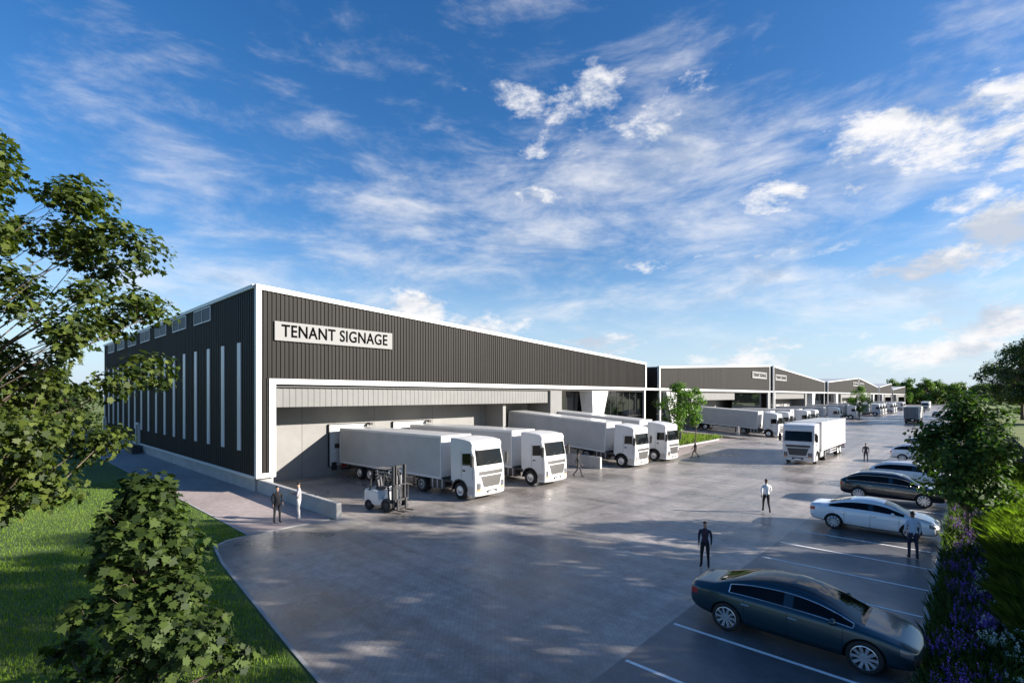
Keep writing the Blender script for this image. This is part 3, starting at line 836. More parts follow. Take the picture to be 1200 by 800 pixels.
    for sgn in (-1, 1):
        mb = MB()
        mb.prism([(sgn * 0.62, 0.42), (sgn * 1.17, 0.42), (sgn * 1.22, 0.5), (sgn * 1.22, 0.98), (sgn * 1.17, 1.05), (sgn * 0.62, 1.05)], 0, -4.15, -2.75)
        t = mb.build('fuel_tank', 'steel' if sgn > 0 else 'dark', root, bevel=0.02)
        sb = MB()
        for x in (-3.9, -3.45, -3.0): sb.box(x - 0.04, x + 0.04, sgn * 1.2 - 0.032, sgn * 1.2 + 0.032, 0.44, 1.03)
        sb.build('tank_strap', 'steel', t)
    mb = MB()
    for x in (-5.0,):
        for sgn in (-1, 1):
            pts = [(x + 0.66 * math.cos(t), 0.52 + 0.66 * math.sin(t)) for t in [PI * (0.85 - 0.7 * k / 8) for k in range(9)]]
            vs = [(a, sgn * 0.62, z) for a, z in pts] + [(a, sgn * 1.24, z) for a, z in pts]
            mb.add(vs, [(i, i + 1, 9 + i + 1, 9 + i) for i in range(8)])
    mb.build('rear_mudguard', 'black', root)
    # wheels
    def wheel(x, y, r, w, front):
        sg = 1 if y > 0 else -1
        e = empty('wheel', (x, y, r), 0, root)
        t = MB()
        pr = [(r * 0.56, -w / 2 * 0.9), (r * 0.9, -w / 2), (r * 0.985, -w / 2 * 0.85), (r, -w / 2 * 0.4), (r, w / 2 * 0.4), (r * 0.985, w / 2 * 0.85), (r * 0.9, w / 2), (r * 0.56, w / 2 * 0.9)]
        t.lathe(pr, (0, 0, 0), 1, 28); t.build('tyre', 'rubber', e, smooth=35)
        q = MB(); o = sg * w / 2
        if front: pr = [(r * 0.57, o * 0.2), (r * 0.58, o * 0.93), (r * 0.50, o * 0.96), (r * 0.42, o * 0.85), (r * 0.30, o * 0.98), (r * 0.17, o * 1.12), (0.001, o * 1.12), (0.001, o * 0.2)]
        else: pr = [(r * 0.57, o * 0.0), (r * 0.58, o * 0.93), (r * 0.51, o * 0.95), (r * 0.44, o * 0.35), (r * 0.30, o * 0.30), (r * 0.22, o * 0.85), (0.001, o * 0.85), (0.001, o * 0.0)]
        q.lathe(pr, (0, 0, 0), 1, 24)
        q.build('rim', 'alu' if front else 'steel', e, smooth=35)
        hub = MB()
        for k in range(10):
            a = 2 * PI * k / 10; rr = r * 0.26
            hub.box(rr * math.cos(a) - 0.016, rr * math.cos(a) + 0.016, min(o * 0.9, o * 1.08), max(o * 0.9, o * 1.08), rr * math.sin(a) - 0.016, rr * math.sin(a) + 0.016)
        hub.build('wheel_nut', 'steel' if front else 'dark', e)
    for sgn in (-1, 1):
        wheel(-1.42, sgn * 1.08, 0.50, 0.30, True)
        wheel(-5.0, sgn * 0.96, 0.50, 0.56, False)
        for x in (-10.85, -12.15): wheel(x, sgn * 1.04, 0.48, 0.38, True)
    # trailer
    tx0, tx1 = -14.75, -3.05
    mb = MB(); mb.box(tx0, tx1, -1.25, 1.25, 1.08, 3.60)
    tb = mb.build('trailer_body', curtain, root, bevel=0.03, smooth=30)
    mb = MB()
    for sgn in (-1, 1):
        y0, y1 = sorted((sgn * 1.235, sgn * 1.275))
        mb.box(tx0 - 0.01, tx1 + 0.01, y0, y1, 3.50, 3.63); mb.box(tx0 - 0.01, tx1 + 0.01, y0, y1, 1.0, 1.14)
        for x in (tx0 + 0.04, tx1 - 0.04): mb.box(x - 0.05, x + 0.05, y0, y1, 1.141, 3.499)
    mb.build('trailer_rail', 'truckwhite', tb)
    mb = MB(); mb.box(tx1 + 0.0, tx1 + 0.03, -1.2, 1.2, 1.15, 3.5); mb.build('front_bulkhead', 'truckwhite', tb)
    mb = MB(); mb.box(tx0, tx1, -1.23, 1.23, 3.602, 3.64); mb.build('trailer_roof', 'truckwhite', tb)
    mb = MB()
    for sgn in (-1, 1):
        a, b = sorted((0.02 * sgn, 1.20 * sgn)); mb.box(tx0 - 0.05, tx0 - 0.004, a, b, 1.12, 3.52)
    rd = mb.build('rear_door', 'reardoor', root)
    mb = MB()
    for y in (-0.9, -0.3, 0.3, 0.9): mb.tube([(tx0 - 0.07, y, 1.1), (tx0 - 0.07, y, 3.5)], 0.018, 5)
    mb.build('lock_bar', 'steel', rd)
    mb = MB()
    for sgn in (-1, 1):
        mb.box(tx0, tx1 - 0.2, sgn * 0.5 - 0.06, sgn * 0.5 + 0.06, 0.80, 1.07)
        mb.box(-11.6 - 1.4, -11.6 + 1.4, sgn * 0.5 - 0.08, sgn * 0.5 + 0.08, 0.48, 0.80)
    for x in (-14.6, -12.15, -10.85, -9.4, -7.8, -6.4): mb.box(x - 0.06, x + 0.06, -1.15, 1.15, 0.84, 1.06)
    for x in (-10.85, -12.15): mb.tube([(x, -1.0, 0.5), (x, 1.0, 0.5)], 0.07, 8)
    mb.build('trailer_chassis', 'dark', root)
    for sgn in (-1, 1):
        mb = MB(); mb.box(-10.1, -6.9, sgn * 1.2 - 0.02, sgn * 1.2 + 0.02, 0.50, 0.60); mb.box(-10.1, -6.9, sgn * 1.2 - 0.02, sgn * 1.2 + 0.02, 0.74, 0.84)
        for x in (-9.9, -8.5, -7.1): mb.box(x - 0.03, x + 0.03, sgn * 1.17 - 0.03, sgn * 1.17 + 0.03, 0.48, 1.05)
        mb.build('side_guard', 'steel', root)
    for sgn in (-1, 1):
        mb = MB(); mb.box(-6.3, -6.15, sgn * 0.8 - 0.07, sgn * 0.8 + 0.07, 0.28, 1.05); mb.box(-6.4, -6.05, sgn * 0.8 - 0.13, sgn * 0.8 + 0.13, 0.24, 0.28)
        mb.build('landing_leg', 'dark', root)
    mb = MB(); mb.box(tx0 + 0.02, tx0 + 0.1, -1.2, 1.2, 0.45, 0.58)
    for sgn in (-1, 1): mb.box(tx0 + 0.1, tx0 + 0.2, sgn * 0.5 - 0.05, sgn * 0.5 + 0.05, 0.45, 0.82)
    rb = mb.build('rear_bumper', 'dark', root)
    for sgn in (-1, 1):
        mb = MB(); a, b = sorted((sgn * 0.75, sgn * 1.15)); mb.box(tx0 - 0.02, tx0 + 0.02, a, b, 0.66, 0.80); mb.build('tail_light', 'red', root)
    mb = MB(); mb.tube([(-2.25, -0.3, 1.6), (-2.5, -0.2, 1.3), (-2.8, -0.25, 1.35), (-3.04, -0.3, 1.7)], 0.02, 5); mb.build('air_hose', 'black', root); mb = MB(); mb.tube([(-2.25, 0.3, 1.6), (-2.5, 0.2, 1.25), (-2.8, 0.25, 1.3), (-3.04, 0.3, 1.7)], 0.02, 5)
    mb.build('air_hose', 'black', root)
    return root

truck0 = make_truck()
KM = kid_map()
GT = 'white articulated trucks in the yard'
def truck(nose, heading, pitch, label, first=False):
    t = truck0 if first else copy_tree(truck0, None, KM)
    t.rotation_mode = 'XYZ'
    p = R(pitch); h = R(heading)
    # pitch about the front axle, so that the trailer climbs the ramp behind it
    Rm = Matrix.Rotation(h, 4, 'Z') @ Matrix.Rotation(p, 4, 'Y')
    pivot = Vector((-1.42, 0, 0))
    base = Vector((nose[0], nose[1], 0.012)) + Matrix.Rotation(h, 4, 'Z') @ pivot
    t.matrix_world = Matrix.Translation(base) @ Rm @ Matrix.Translation(-pivot)
    tag(t, label, 'truck', GT)
    return t
truck((-20.75, 20.45), 2.0, 0, 'white parked truck with its trailer directly behind the forklift', True)
truck((-20.75, 26.75), 1.5, 0, 'white parked truck whose cab nose points just past the dark clothed walker')
truck((-20.65, 38.45), 0.3, 3.9, 'white truck on the ramp behind the low wall, third cab in the row')
truck((-20.45, 43.95), 0.3, 3.9, 'white truck on the ramp, its cab beside the planted island')
truck((-20.6, 80.1), 0, 3.9, 'white truck at the second warehouse with its long grey side showing')
truck((-20.5, 86.8), 0, 0, 'white truck half hidden behind the lone truck driving up the yard')
truck((-20.5, 98.5), 0, 0, 'white truck at the second warehouse, first of two showing only cab roofs')
truck((-20.5, 104.6), 0, 0, 'white truck at the second warehouse, second of two showing only cab roofs')
truck((-21.0, 128.0), 0, 0, 'white truck below the falling half of the second warehouse')
truck((-21.6, 154.5), 0, 0, 'white truck parked in front of the bright green roadside tree')
truck((-21.6, 161.0), 0, 0, 'white truck parked close behind the bright green roadside tree')
truck((-20.0, 185.2), 0, 0, 'grey sided truck at the third warehouse, first of that cluster')
truck((-20.0, 191.5), 0, 0, 'white truck at the third warehouse, second of that cluster')
truck((-20.0, 198.0), 0, 0, 'white truck at the third warehouse, third of that cluster')
truck((-19.5, 216.0), 0, 0, 'far white truck, first of the pair beyond the third warehouse cluster')
truck((-19.5, 222.5), 0, 0, 'far white truck, second of the pair beyond the third warehouse cluster')
truck((-20.0, 256.0), 0, 0, 'distant white truck under the falling half of the third warehouse')
truck((-20.0, 263.0), 0, 0, 'very distant white truck just behind the truck seen from the rear')
truck((-11.35, 49.3), -90, 0, 'white truck driving towards the viewer down the open yard')
truck((-9.65, 152.6), 90, 0, 'truck seen from behind with dark rear doors, driving away')
truck((-14.2, 268.0), -90, 0, 'far white truck facing the viewer near the end of the yard')

# ------------------------------------------------------------------ cars
def ring(st):
    x, w, zb, zs, T, wr = st
    h = T - zs
    yb = 0.935 * w
    return [(x, 0, zb), (x, 0.78 * w, zb), (x, 0.955 * w, zb + 0.07), (x, w, zb + 0.35 * (zs - zb)), (x, 0.992 * w, zb + 0.72 * (zs - zb)), (x, 0.955 * w, zs - 0.012),
            (x, yb, zs + min(0.02, 0.3 * h)), (x, wr + 0.20 * (yb - wr), zs + 0.80 * h), (x, wr, zs + 0.94 * h), (x, 0.55 * wr, zs + 0.995 * h), (x, 0, T)]

def make_car(name, L, stations, paint, wheels, r, glass_side, pillars, wind, rear, roofglass=None, trim=None, spokes=10, roofrail=False, hatch=False):
    """stations from tail (x = 0) to nose (x = L); wheels = (rear axle x, front axle x)"""
    root = empty(name)
    mats = [paint, 'glass', 'lamp', 'red', 'black', 'carblack', 'glass', 'carblack']
    rings = [ring(s) for s in stations]; K = len(rings[0]); N = len(rings)
    vs = []; fs = []; mi = []
    for rg in rings:
        vs += [(x, y, z) for x, y, z in rg] + [(x, -y, z) for x, y, z in rg[1:-1]]
    S = 2 * K - 2
    def idx(i, j, s):
        if j == 0 or j == K - 1 or s > 0: return i * S + j
        return i * S + K + j - 1
    def mid(i, j):
        a, b = stations[i][0], stations[i + 1][0]; c = (a + b) / 2
        if j == 6 and glass_side[0] < c < glass_side[1]:
            return 7 if any(p < c < q for p, q in pillars) else 6
        if j in (8, 9):
            if wind[0] < c < wind[1] or rear[0] < c < rear[1]: return 1
            if roofglass and roofglass[0] < c < roofglass[1]: return 1
        if i == N - 3 and j in (4,): return 2
        if i in (0, 1) and j in (4,): return 3
        if i == N - 2 and j in (2, 3): return 4
        if j in (0, 1): return 4
        return 0
    for i in range(N - 1):
        for j in range(K - 1):
            for s in (1, -1):
                q = (idx(i, j, s), idx(i, j + 1, s), idx(i + 1, j + 1, s), idx(i + 1, j, s))
                fs.append(q if s < 0 else q[::-1]); mi.append(mid(i, j))
    for i in (0, N - 1):
        for j in range(K - 1):
            if j == 0 or j == K - 2:
                q = (idx(i, j, 1), idx(i, j + 1, 1), idx(i, j + 1, -1)) if j == 0 else (idx(i, j, 1), idx(i, j + 1, 1), idx(i, j, -1))
            else: q = (idx(i, j, 1), idx(i, j + 1, 1), idx(i, j + 1, -1), idx(i, j, -1))
            fs.append(q if i == N - 1 else q[::-1]); mi.append((4 if j in (2, 3) else 0) if i else (4 if j < 2 else 0))
    me = bpy.data.meshes.new('body'); me.from_pydata(vs, [], fs)
    for m in mats: me.materials.append(M[m])
    me.polygons.foreach_set('material_index', mi)
    bm = bmesh.new(); bm.from_mesh(me); bmesh.ops.recalc_face_normals(bm, faces=bm.faces)
    bm.to_mesh(me); bm.free()
    tmp = bpy.data.objects.new('tmp_body', me); COL.objects.link(tmp)
    ss = tmp.modifiers.new('s', 'SUBSURF'); ss.levels = 2; ss.render_levels = 2
    W = max(s[1] for s in stations)
    cut = MB()
    for x in wheels:
        for sg in (-1, 1):
            y0, y1 = sorted((sg * (W - 0.30), sg * (W + 0.2)))
            cut.lathe([(0.0005, y0), (r + 0.045, y0), (r + 0.045, y1), (0.0005, y1)], (x, 0, r), 1, 40)
    cm = bpy.data.meshes.new('cut'); cm.from_pydata(cut.v, [], cut.f)
    for m in mats: cm.materials.append(M[m])
    cm.polygons.foreach_set('material_index', [4] * len(cm.polygons))
    bm = bmesh.new(); bm.from_mesh(cm); bmesh.ops.remove_doubles(bm, verts=bm.verts, dist=0.002); bmesh.ops.recalc_face_normals(bm, faces=bm.faces); bm.to_mesh(cm); bm.free()
    cu = bpy.data.objects.new('tmp_cut', cm); COL.objects.link(cu)
    bo = tmp.modifiers.new('b', 'BOOLEAN'); bo.operation = 'DIFFERENCE'; bo.object = cu; bo.solver = 'EXACT'
    dg = bpy.context.evaluated_depsgraph_get(); dg.update()
    ev = bpy.data.meshes.new_from_object(tmp.evaluated_get(dg))
    bpy.data.objects.remove(tmp); bpy.data.objects.remove(cu)
    # split by material into parts
    def piece(keep, pname, mlist, sm=28):
        bm = bmesh.new(); bm.from_mesh(ev)
        bmesh.ops.delete(bm, geom=[f for f in bm.faces if not keep(f)], context='FACES')
        if not bm.faces: bm.free(); return None
        m = bpy.data.meshes.new(pname); bm.to_mesh(m); bm.free()
        for q in mlist: m.materials.append(M[q])
        m.polygons.foreach_set('use_smooth', [True] * len(m.polygons)); m.set_sharp_from_angle(angle=R(sm))
        o = link(m, pname, root); o.location = (-L / 2, 0, 0)
        return o
    body = piece(lambda f: f.material_index in (0, 4, 5), 'body', mats)
    cw = (wind[0] + wind[1]) / 2
    def gz(f): return f.material_index == 1
    zside = lambda f: False
    piece(lambda f: gz(f) and not zside(f) and f.calc_center_median().x > wind[0] - 0.02, 'windscreen', mats)
    if roofglass: piece(lambda f: gz(f) and not zside(f) and roofglass[0] <= f.calc_center_median().x <= wind[0] - 0.02, 'glass_roof', mats)
    lim = roofglass[0] if roofglass else wind[0] - 0.02
    piece(lambda f: gz(f) and not zside(f) and f.calc_center_median().x < lim, 'rear_window', mats)
    sides = []
    for sg in (-1, 1):
        for q, (pa, pb) in enumerate(zip([glass_side[0]] + [b for a, b in pillars], [a for a, b in pillars] + [glass_side[1] + 0.3])):
            piece(lambda f: f.material_index == 6 and f.calc_center_median().y * sg > 0 and pa - .05 < f.calc_center_median().x < pb + .02, 'side_window', mats)
        piece(lambda f: f.material_index == 7 and f.calc_center_median().y * sg > 0, 'window_pillar', mats)
        if trim: sides.append(piece(lambda f: f.material_index in (6, 7) and f.calc_center_median().y * sg > 0, 'trim_tmp', mats))
        piece(lambda f: f.material_index == 2 and f.calc_center_median().y * sg > 0, 'headlight', mats)
        piece(lambda f: f.material_index == 3 and f.calc_center_median().y * sg > 0, 'tail_light', mats)
    if trim:
        for o in sides:
            bm = bmesh.new(); bm.from_mesh(o.data); mb = MB()
            for e in bm.edges:
                if len(e.link_faces) == 1:
                    a, b = e.verts[0].co, e.verts[1].co
                    off = Vector((0, 0.006 if a.y > 0 else -0.006, 0))
                    if (b - a).length > 1e-4: mb.tube([a + off, b + off], 0.012, 5, cap=False)
            bm.free(); q = mb.build('window_trim', trim, root); q.location = (-L / 2, 0, 0)
            bpy.data.objects.remove(o)
    def surf(x, z):
        """half width of the body side at x, z (linear between stations)"""
        for a, b in zip(rings[:-1], rings[1:]):
            if a[0][0] <= x <= b[0][0]:
                t = (x - a[0][0]) / max(1e-6, b[0][0] - a[0][0])
                pts = [tuple(p[k] * (1 - t) + q[k] * t for k in range(3)) for p, q in zip(a, b)]
                for p, q in zip(pts[2:], pts[3:]):
                    if p[2] <= z <= q[2]:
                        u = (z - p[2]) / max(1e-6, q[2] - p[2]); return p[1] * (1 - u) + q[1] * u
        return W
    def belt(x):
        for a, b in zip(stations[:-1], stations[1:]):
            if a[0] <= x <= b[0]:
                t = (x - a[0]) / (b[0] - a[0]); return a[3] * (1 - t) + b[3] * t
        return stations[-1][3]
    pm = (pillars[0][0] + pillars[0][1]) / 2 if pillars else L / 2
    for sg in (-1, 1):
        for x in (pm - 0.28, pm + 0.84) if False else (pm - 0.95, pm + 0.12):
            z = belt(x) - 0.13; y = surf(x, z)
            mb = MB(); mb.box(x - 0.1, x + 0.1, min(sg * (y - .01), sg * (y + .022)), max(sg * (y - .01), sg * (y + .022)), z - 0.015, z + 0.015)
            o = mb.build('door_handle', trim or 'chrome', root, bevel=0.006); o.location = (-L / 2, 0, 0)
        xm = wind[1] - 0.52; z = belt(xm) + 0.09; y = surf(xm, belt(xm)) + 0.07
        mb = MB(); mb.ball((xm, sg * (y + 0.03), z), (0.075, 0.105, 0.075), 12); mb.box(xm - 0.03, xm + 0.03, min(sg * (y - .1), sg * y), max(sg * (y - .1), sg * y), z - 0.05, z - 0.02)
        o = mb.build('mirror', paint, root, smooth=40); o.location = (-L / 2, 0, 0)
        # shut lines
        for x in (wheels[0] + r + 0.08, pm, wheels[1] - r - 0.05):
            mb = MB(); zs = [0.30 + (belt(x) - 0.03 - 0.30) * k / 6 for k in range(7)]
            mb.tube([(x, sg * (surf(x, z) - 0.004), z) for z in zs], 0.007, 4)
            o = mb.build('door_gap', 'carblack', root); o.location = (-L / 2, 0, 0)
        if roofrail:
            xs = [wind[0] - 0.1 - k * (wind[0] - 0.1 - rear[1] - 0.1) / 6 for k in range(7)]
            def rt(x):
                for a, b in zip(stations[:-1], stations[1:]):
                    if a[0] <= x <= b[0]:
                        t = (x - a[0]) / (b[0] - a[0]); return [a[k] * (1 - t) + b[k] * t for k in range(6)]
            mb = MB(); mb.tube([(x, sg * (rt(x)[5] - 0.03), rt(x)[4] + (0.03 if 0 < k < 6 else -0.02)) for k, x in enumerate(xs)], 0.018, 6)
            o = mb.build('roof_rail', 'steel', root); o.location = (-L / 2, 0, 0)
    # plates
    mb = MB(); zz = stations[0][2] + 0.22; mb.box(-0.035, -0.005, -0.26, 0.26, zz, zz + 0.11); o = mb.build('number_plate', 'line', root); o.location = (-L / 2 + 0.03, 0, 0)
    for x in wheels:
        for sg in (-1, 1):
            e = empty('wheel', (x - L / 2, sg * (W - 0.125), r), 0, root)
            w = 0.235
            t = MB(); t.lathe([(r * 0.70, -w / 2 * 0.9), (r * 0.90, -w / 2), (r * 0.985, -w / 2 * 0.8), (r, -w / 2 * 0.4), (r, w / 2 * 0.4), (r * 0.985, w / 2 * 0.8), (r * 0.90, w / 2), (r * 0.70, w / 2 * 0.9)], (0, 0, 0), 1, 32)
            t.build('tyre', 'rubber', e, smooth=35)
            q = MB(); o = sg * w / 2
            q.lathe([(r * 0.66, -o), (r * 0.735, -o * 0.8), (r * 0.735, o * 0.93), (r * 0.69, o * 0.98), (r * 0.66, o * 0.7)], (0, 0, 0), 1, 32)
            for k in range(spokes):
                a = 2 * PI * k / spokes
                c, s_ = math.cos(a), math.sin(a)
                wd = 0.30 / spokes
                def rot(u, v, yy): return (u * c - v * s_, yy, u * s_ + v * c)
                ya, yb = o * 0.55, o * 0.92
                pts = [rot(0.03, -wd * 0.8, ya), rot(0.03, wd * 0.8, ya), rot(r * 0.69, wd * 1.15, ya), rot(r * 0.69, -wd * 1.15, ya),
                       rot(0.03, -wd * 0.8, yb * 0.93), rot(0.03, wd * 0.8, yb * 0.93), rot(r * 0.69, wd * 1.15, yb), rot(r * 0.69, -wd * 1.15, yb)]
                q.add(pts, [(0, 1, 2, 3), (7, 6, 5, 4), (0, 4, 5, 1), (1, 5, 6, 2), (2, 6, 7, 3), (3, 7, 4, 0)])
            q.lathe([(0.0005, o * 0.5), (0.075, o * 0.5), (0.07, o * 0.97), (0.0005, o * 0.97)], (0, 0, 0), 1, 16)
            q.build('rim', 'alu', e, smooth=30)
            d = MB(); d.lathe([(0.0005, -o * 0.2), (r * 0.5, -o * 0.2), (r * 0.5, o * 0.2), (0.0005, o * 0.2)], (0, 0, 0), 1, 20); d.build('brake_disc', 'dark', e, smooth=30)
    return root

fastback = [(0.0, .60, .50, .80, .90, .46), (0.05, .76, .40, .86, .985, .56), (0.25, .87, .30, .92, 1.03, .60), (0.62, .925, .25, .945, 1.075, .62), (0.70, .93, .245, .945, 1.095, .62), (1.10, .955, .22, .945, 1.245, .61),
            (1.58, .962, .19, .935, 1.385, .60), (2.05, .965, .18, .925, 1.435, .60), (2.44, .965, .18, .918, 1.445, .60), (2.53, .965, .18, .916, 1.443, .60), (3.02, .965, .18, .905, 1.375, .595),
            (3.45, .965, .18, .895, 1.20, .61), (3.86, .96, .19, .88, .985, .68), (3.95, .96, .19, .875, .955, .69), (4.32, .945, .20, .835, .895, .69), (4.66, .905, .21, .76, .815, .63), (4.88, .80, .23, .665, .70, .52), (4.98, .58, .32, .58, .61, .40)]
saloon = [(0.0, .60, .48, .84, .96, .48), (0.05, .76, .38, .90, 1.03, .58), (0.25, .865, .30, .945, 1.06, .62), (0.60, .91, .26, .955, 1.075, .64), (0.78, .92, .25, .955, 1.10, .63), (1.20, .935, .22, .95, 1.275, .59),
          (1.62, .94, .20, .94, 1.40, .575), (2.05, .94, .19, .93, 1.44, .575), (2.36, .94, .19, .925, 1.445, .575), (2.44, .94, .19, .923, 1.443, .575), (2.88, .94, .19, .91, 1.385, .57),
          (3.25, .94, .19, .90, 1.22, .59), (3.62, .935, .20, .89, 1.02, .66), (3.72, .93, .20, .885, .985, .67), (4.10, .915, .21, .85, .92, .67), (4.42, .875, .22, .78, .84, .61), (4.62, .77, .25, .69, .73, .5), (4.72, .56, .34, .60, .63, .4)]
suv = [(0.0, .62, .52, .92, 1.06, .50), (0.05, .80, .42, 1.0, 1.14, .60), (0.20, .90, .34, 1.05, 1.22, .62), (0.32, .92, .33, 1.06, 1.30, .62), (0.75, .955, .30, 1.06, 1.55, .62), (1.15, .965, .28, 1.05, 1.64, .62),
       (1.60, .97, .27, 1.04, 1.675, .62), (2.05, .97, .26, 1.03, 1.685, .62), (2.42, .97, .26, 1.025, 1.68, .62), (2.50, .97, .26, 1.02, 1.678, .62), (2.95, .97, .26, 1.01, 1.61, .61),
       (3.35, .97, .26, 1.0, 1.41, .63), (3.74, .965, .27, .995, 1.16, .69), (3.84, .96, .27, .99, 1.115, .70), (4.25, .945, .28, .96, 1.05, .70), (4.58, .905, .29, .89, .96, .64), (4.78, .80, .31, .80, .845, .54), (4.88, .60, .42, .70, .73, .44)]

def place(o, x_nose, y, L, label, heading=0, cat='car', group='cars parked at the planting strip'):
    h = R(heading)
    o.location = (x_nose - math.cos(h) * L / 2, y - math.sin(h) * L / 2, 0.017); o.rotation_euler = (0, 0, h)
    tag(o, label, cat, group)

c1 = make_car('parked_car', 4.98, fastback, 'carteal', (1.06, 4.02), 0.355, (0.95, 3.80), [(2.44, 2.53)], (3.02, 3.95), (0.70, 1.58), roofglass=(1.6, 3.0), trim='chrome', spokes=10)
place(c1, -0.76, 14.05, 4.98, 'dark teal fastback car with chrome window trim')
c2 = make_car('parked_car', 4.72, saloon, 'carwhite', (1.02, 3.80), 0.335, (0.95, 3.55), [(2.36, 2.44)], (2.88, 3.72), (0.78, 1.62), spokes=10)
place(c2, -0.95, 27.45, 4.72, 'white saloon with the man in a pale shirt at its front')
c3 = make_car('parked_car', 4.88, suv, 'carblack', (0.98, 3.92), 0.375, (0.45, 3.66), [(2.42, 2.50)], (2.95, 3.84), (0.32, 0.78), trim='steel', spokes=10, roofrail=True)
place(c3, -0.92, 35.6, 4.88, 'black estate style car with roof rails behind the white saloon')
c4 = make_car('parked_car', 4.88, suv, 'carwhite', (0.98, 3.92), 0.36, (0.45, 3.66), [(2.42, 2.50)], (2.95, 3.84), (0.32, 0.78), spokes=8, roofrail=True)
place(c4, -0.35, 42.3, 4.88, 'white car with dark roof rails half hidden by the black car and the tree')
KM = kid_map()
c5 = copy_tree(c4, None, KM); place(c5, -0.75, 58.35, 4.88, 'white car parked beyond the white car with roof rails, half behind the tree')
c6 = make_car('parked_car', 4.72, saloon, 'cargrey', (1.02, 3.80), 0.335, (0.95, 3.55), [(2.36, 2.44)], (2.88, 3.72), (0.78, 1.62), spokes=8)
place(c6, -0.9, 75.0, 4.72, 'dark grey car beyond the white cars, mostly hidden by the tree')
KM = kid_map()
c7 = copy_tree(c6, None, KM); place(c7, -7.6, 195.0, 4.72, 'small distant dark grey car out on the open yard', 90, group='cars out on the yard')

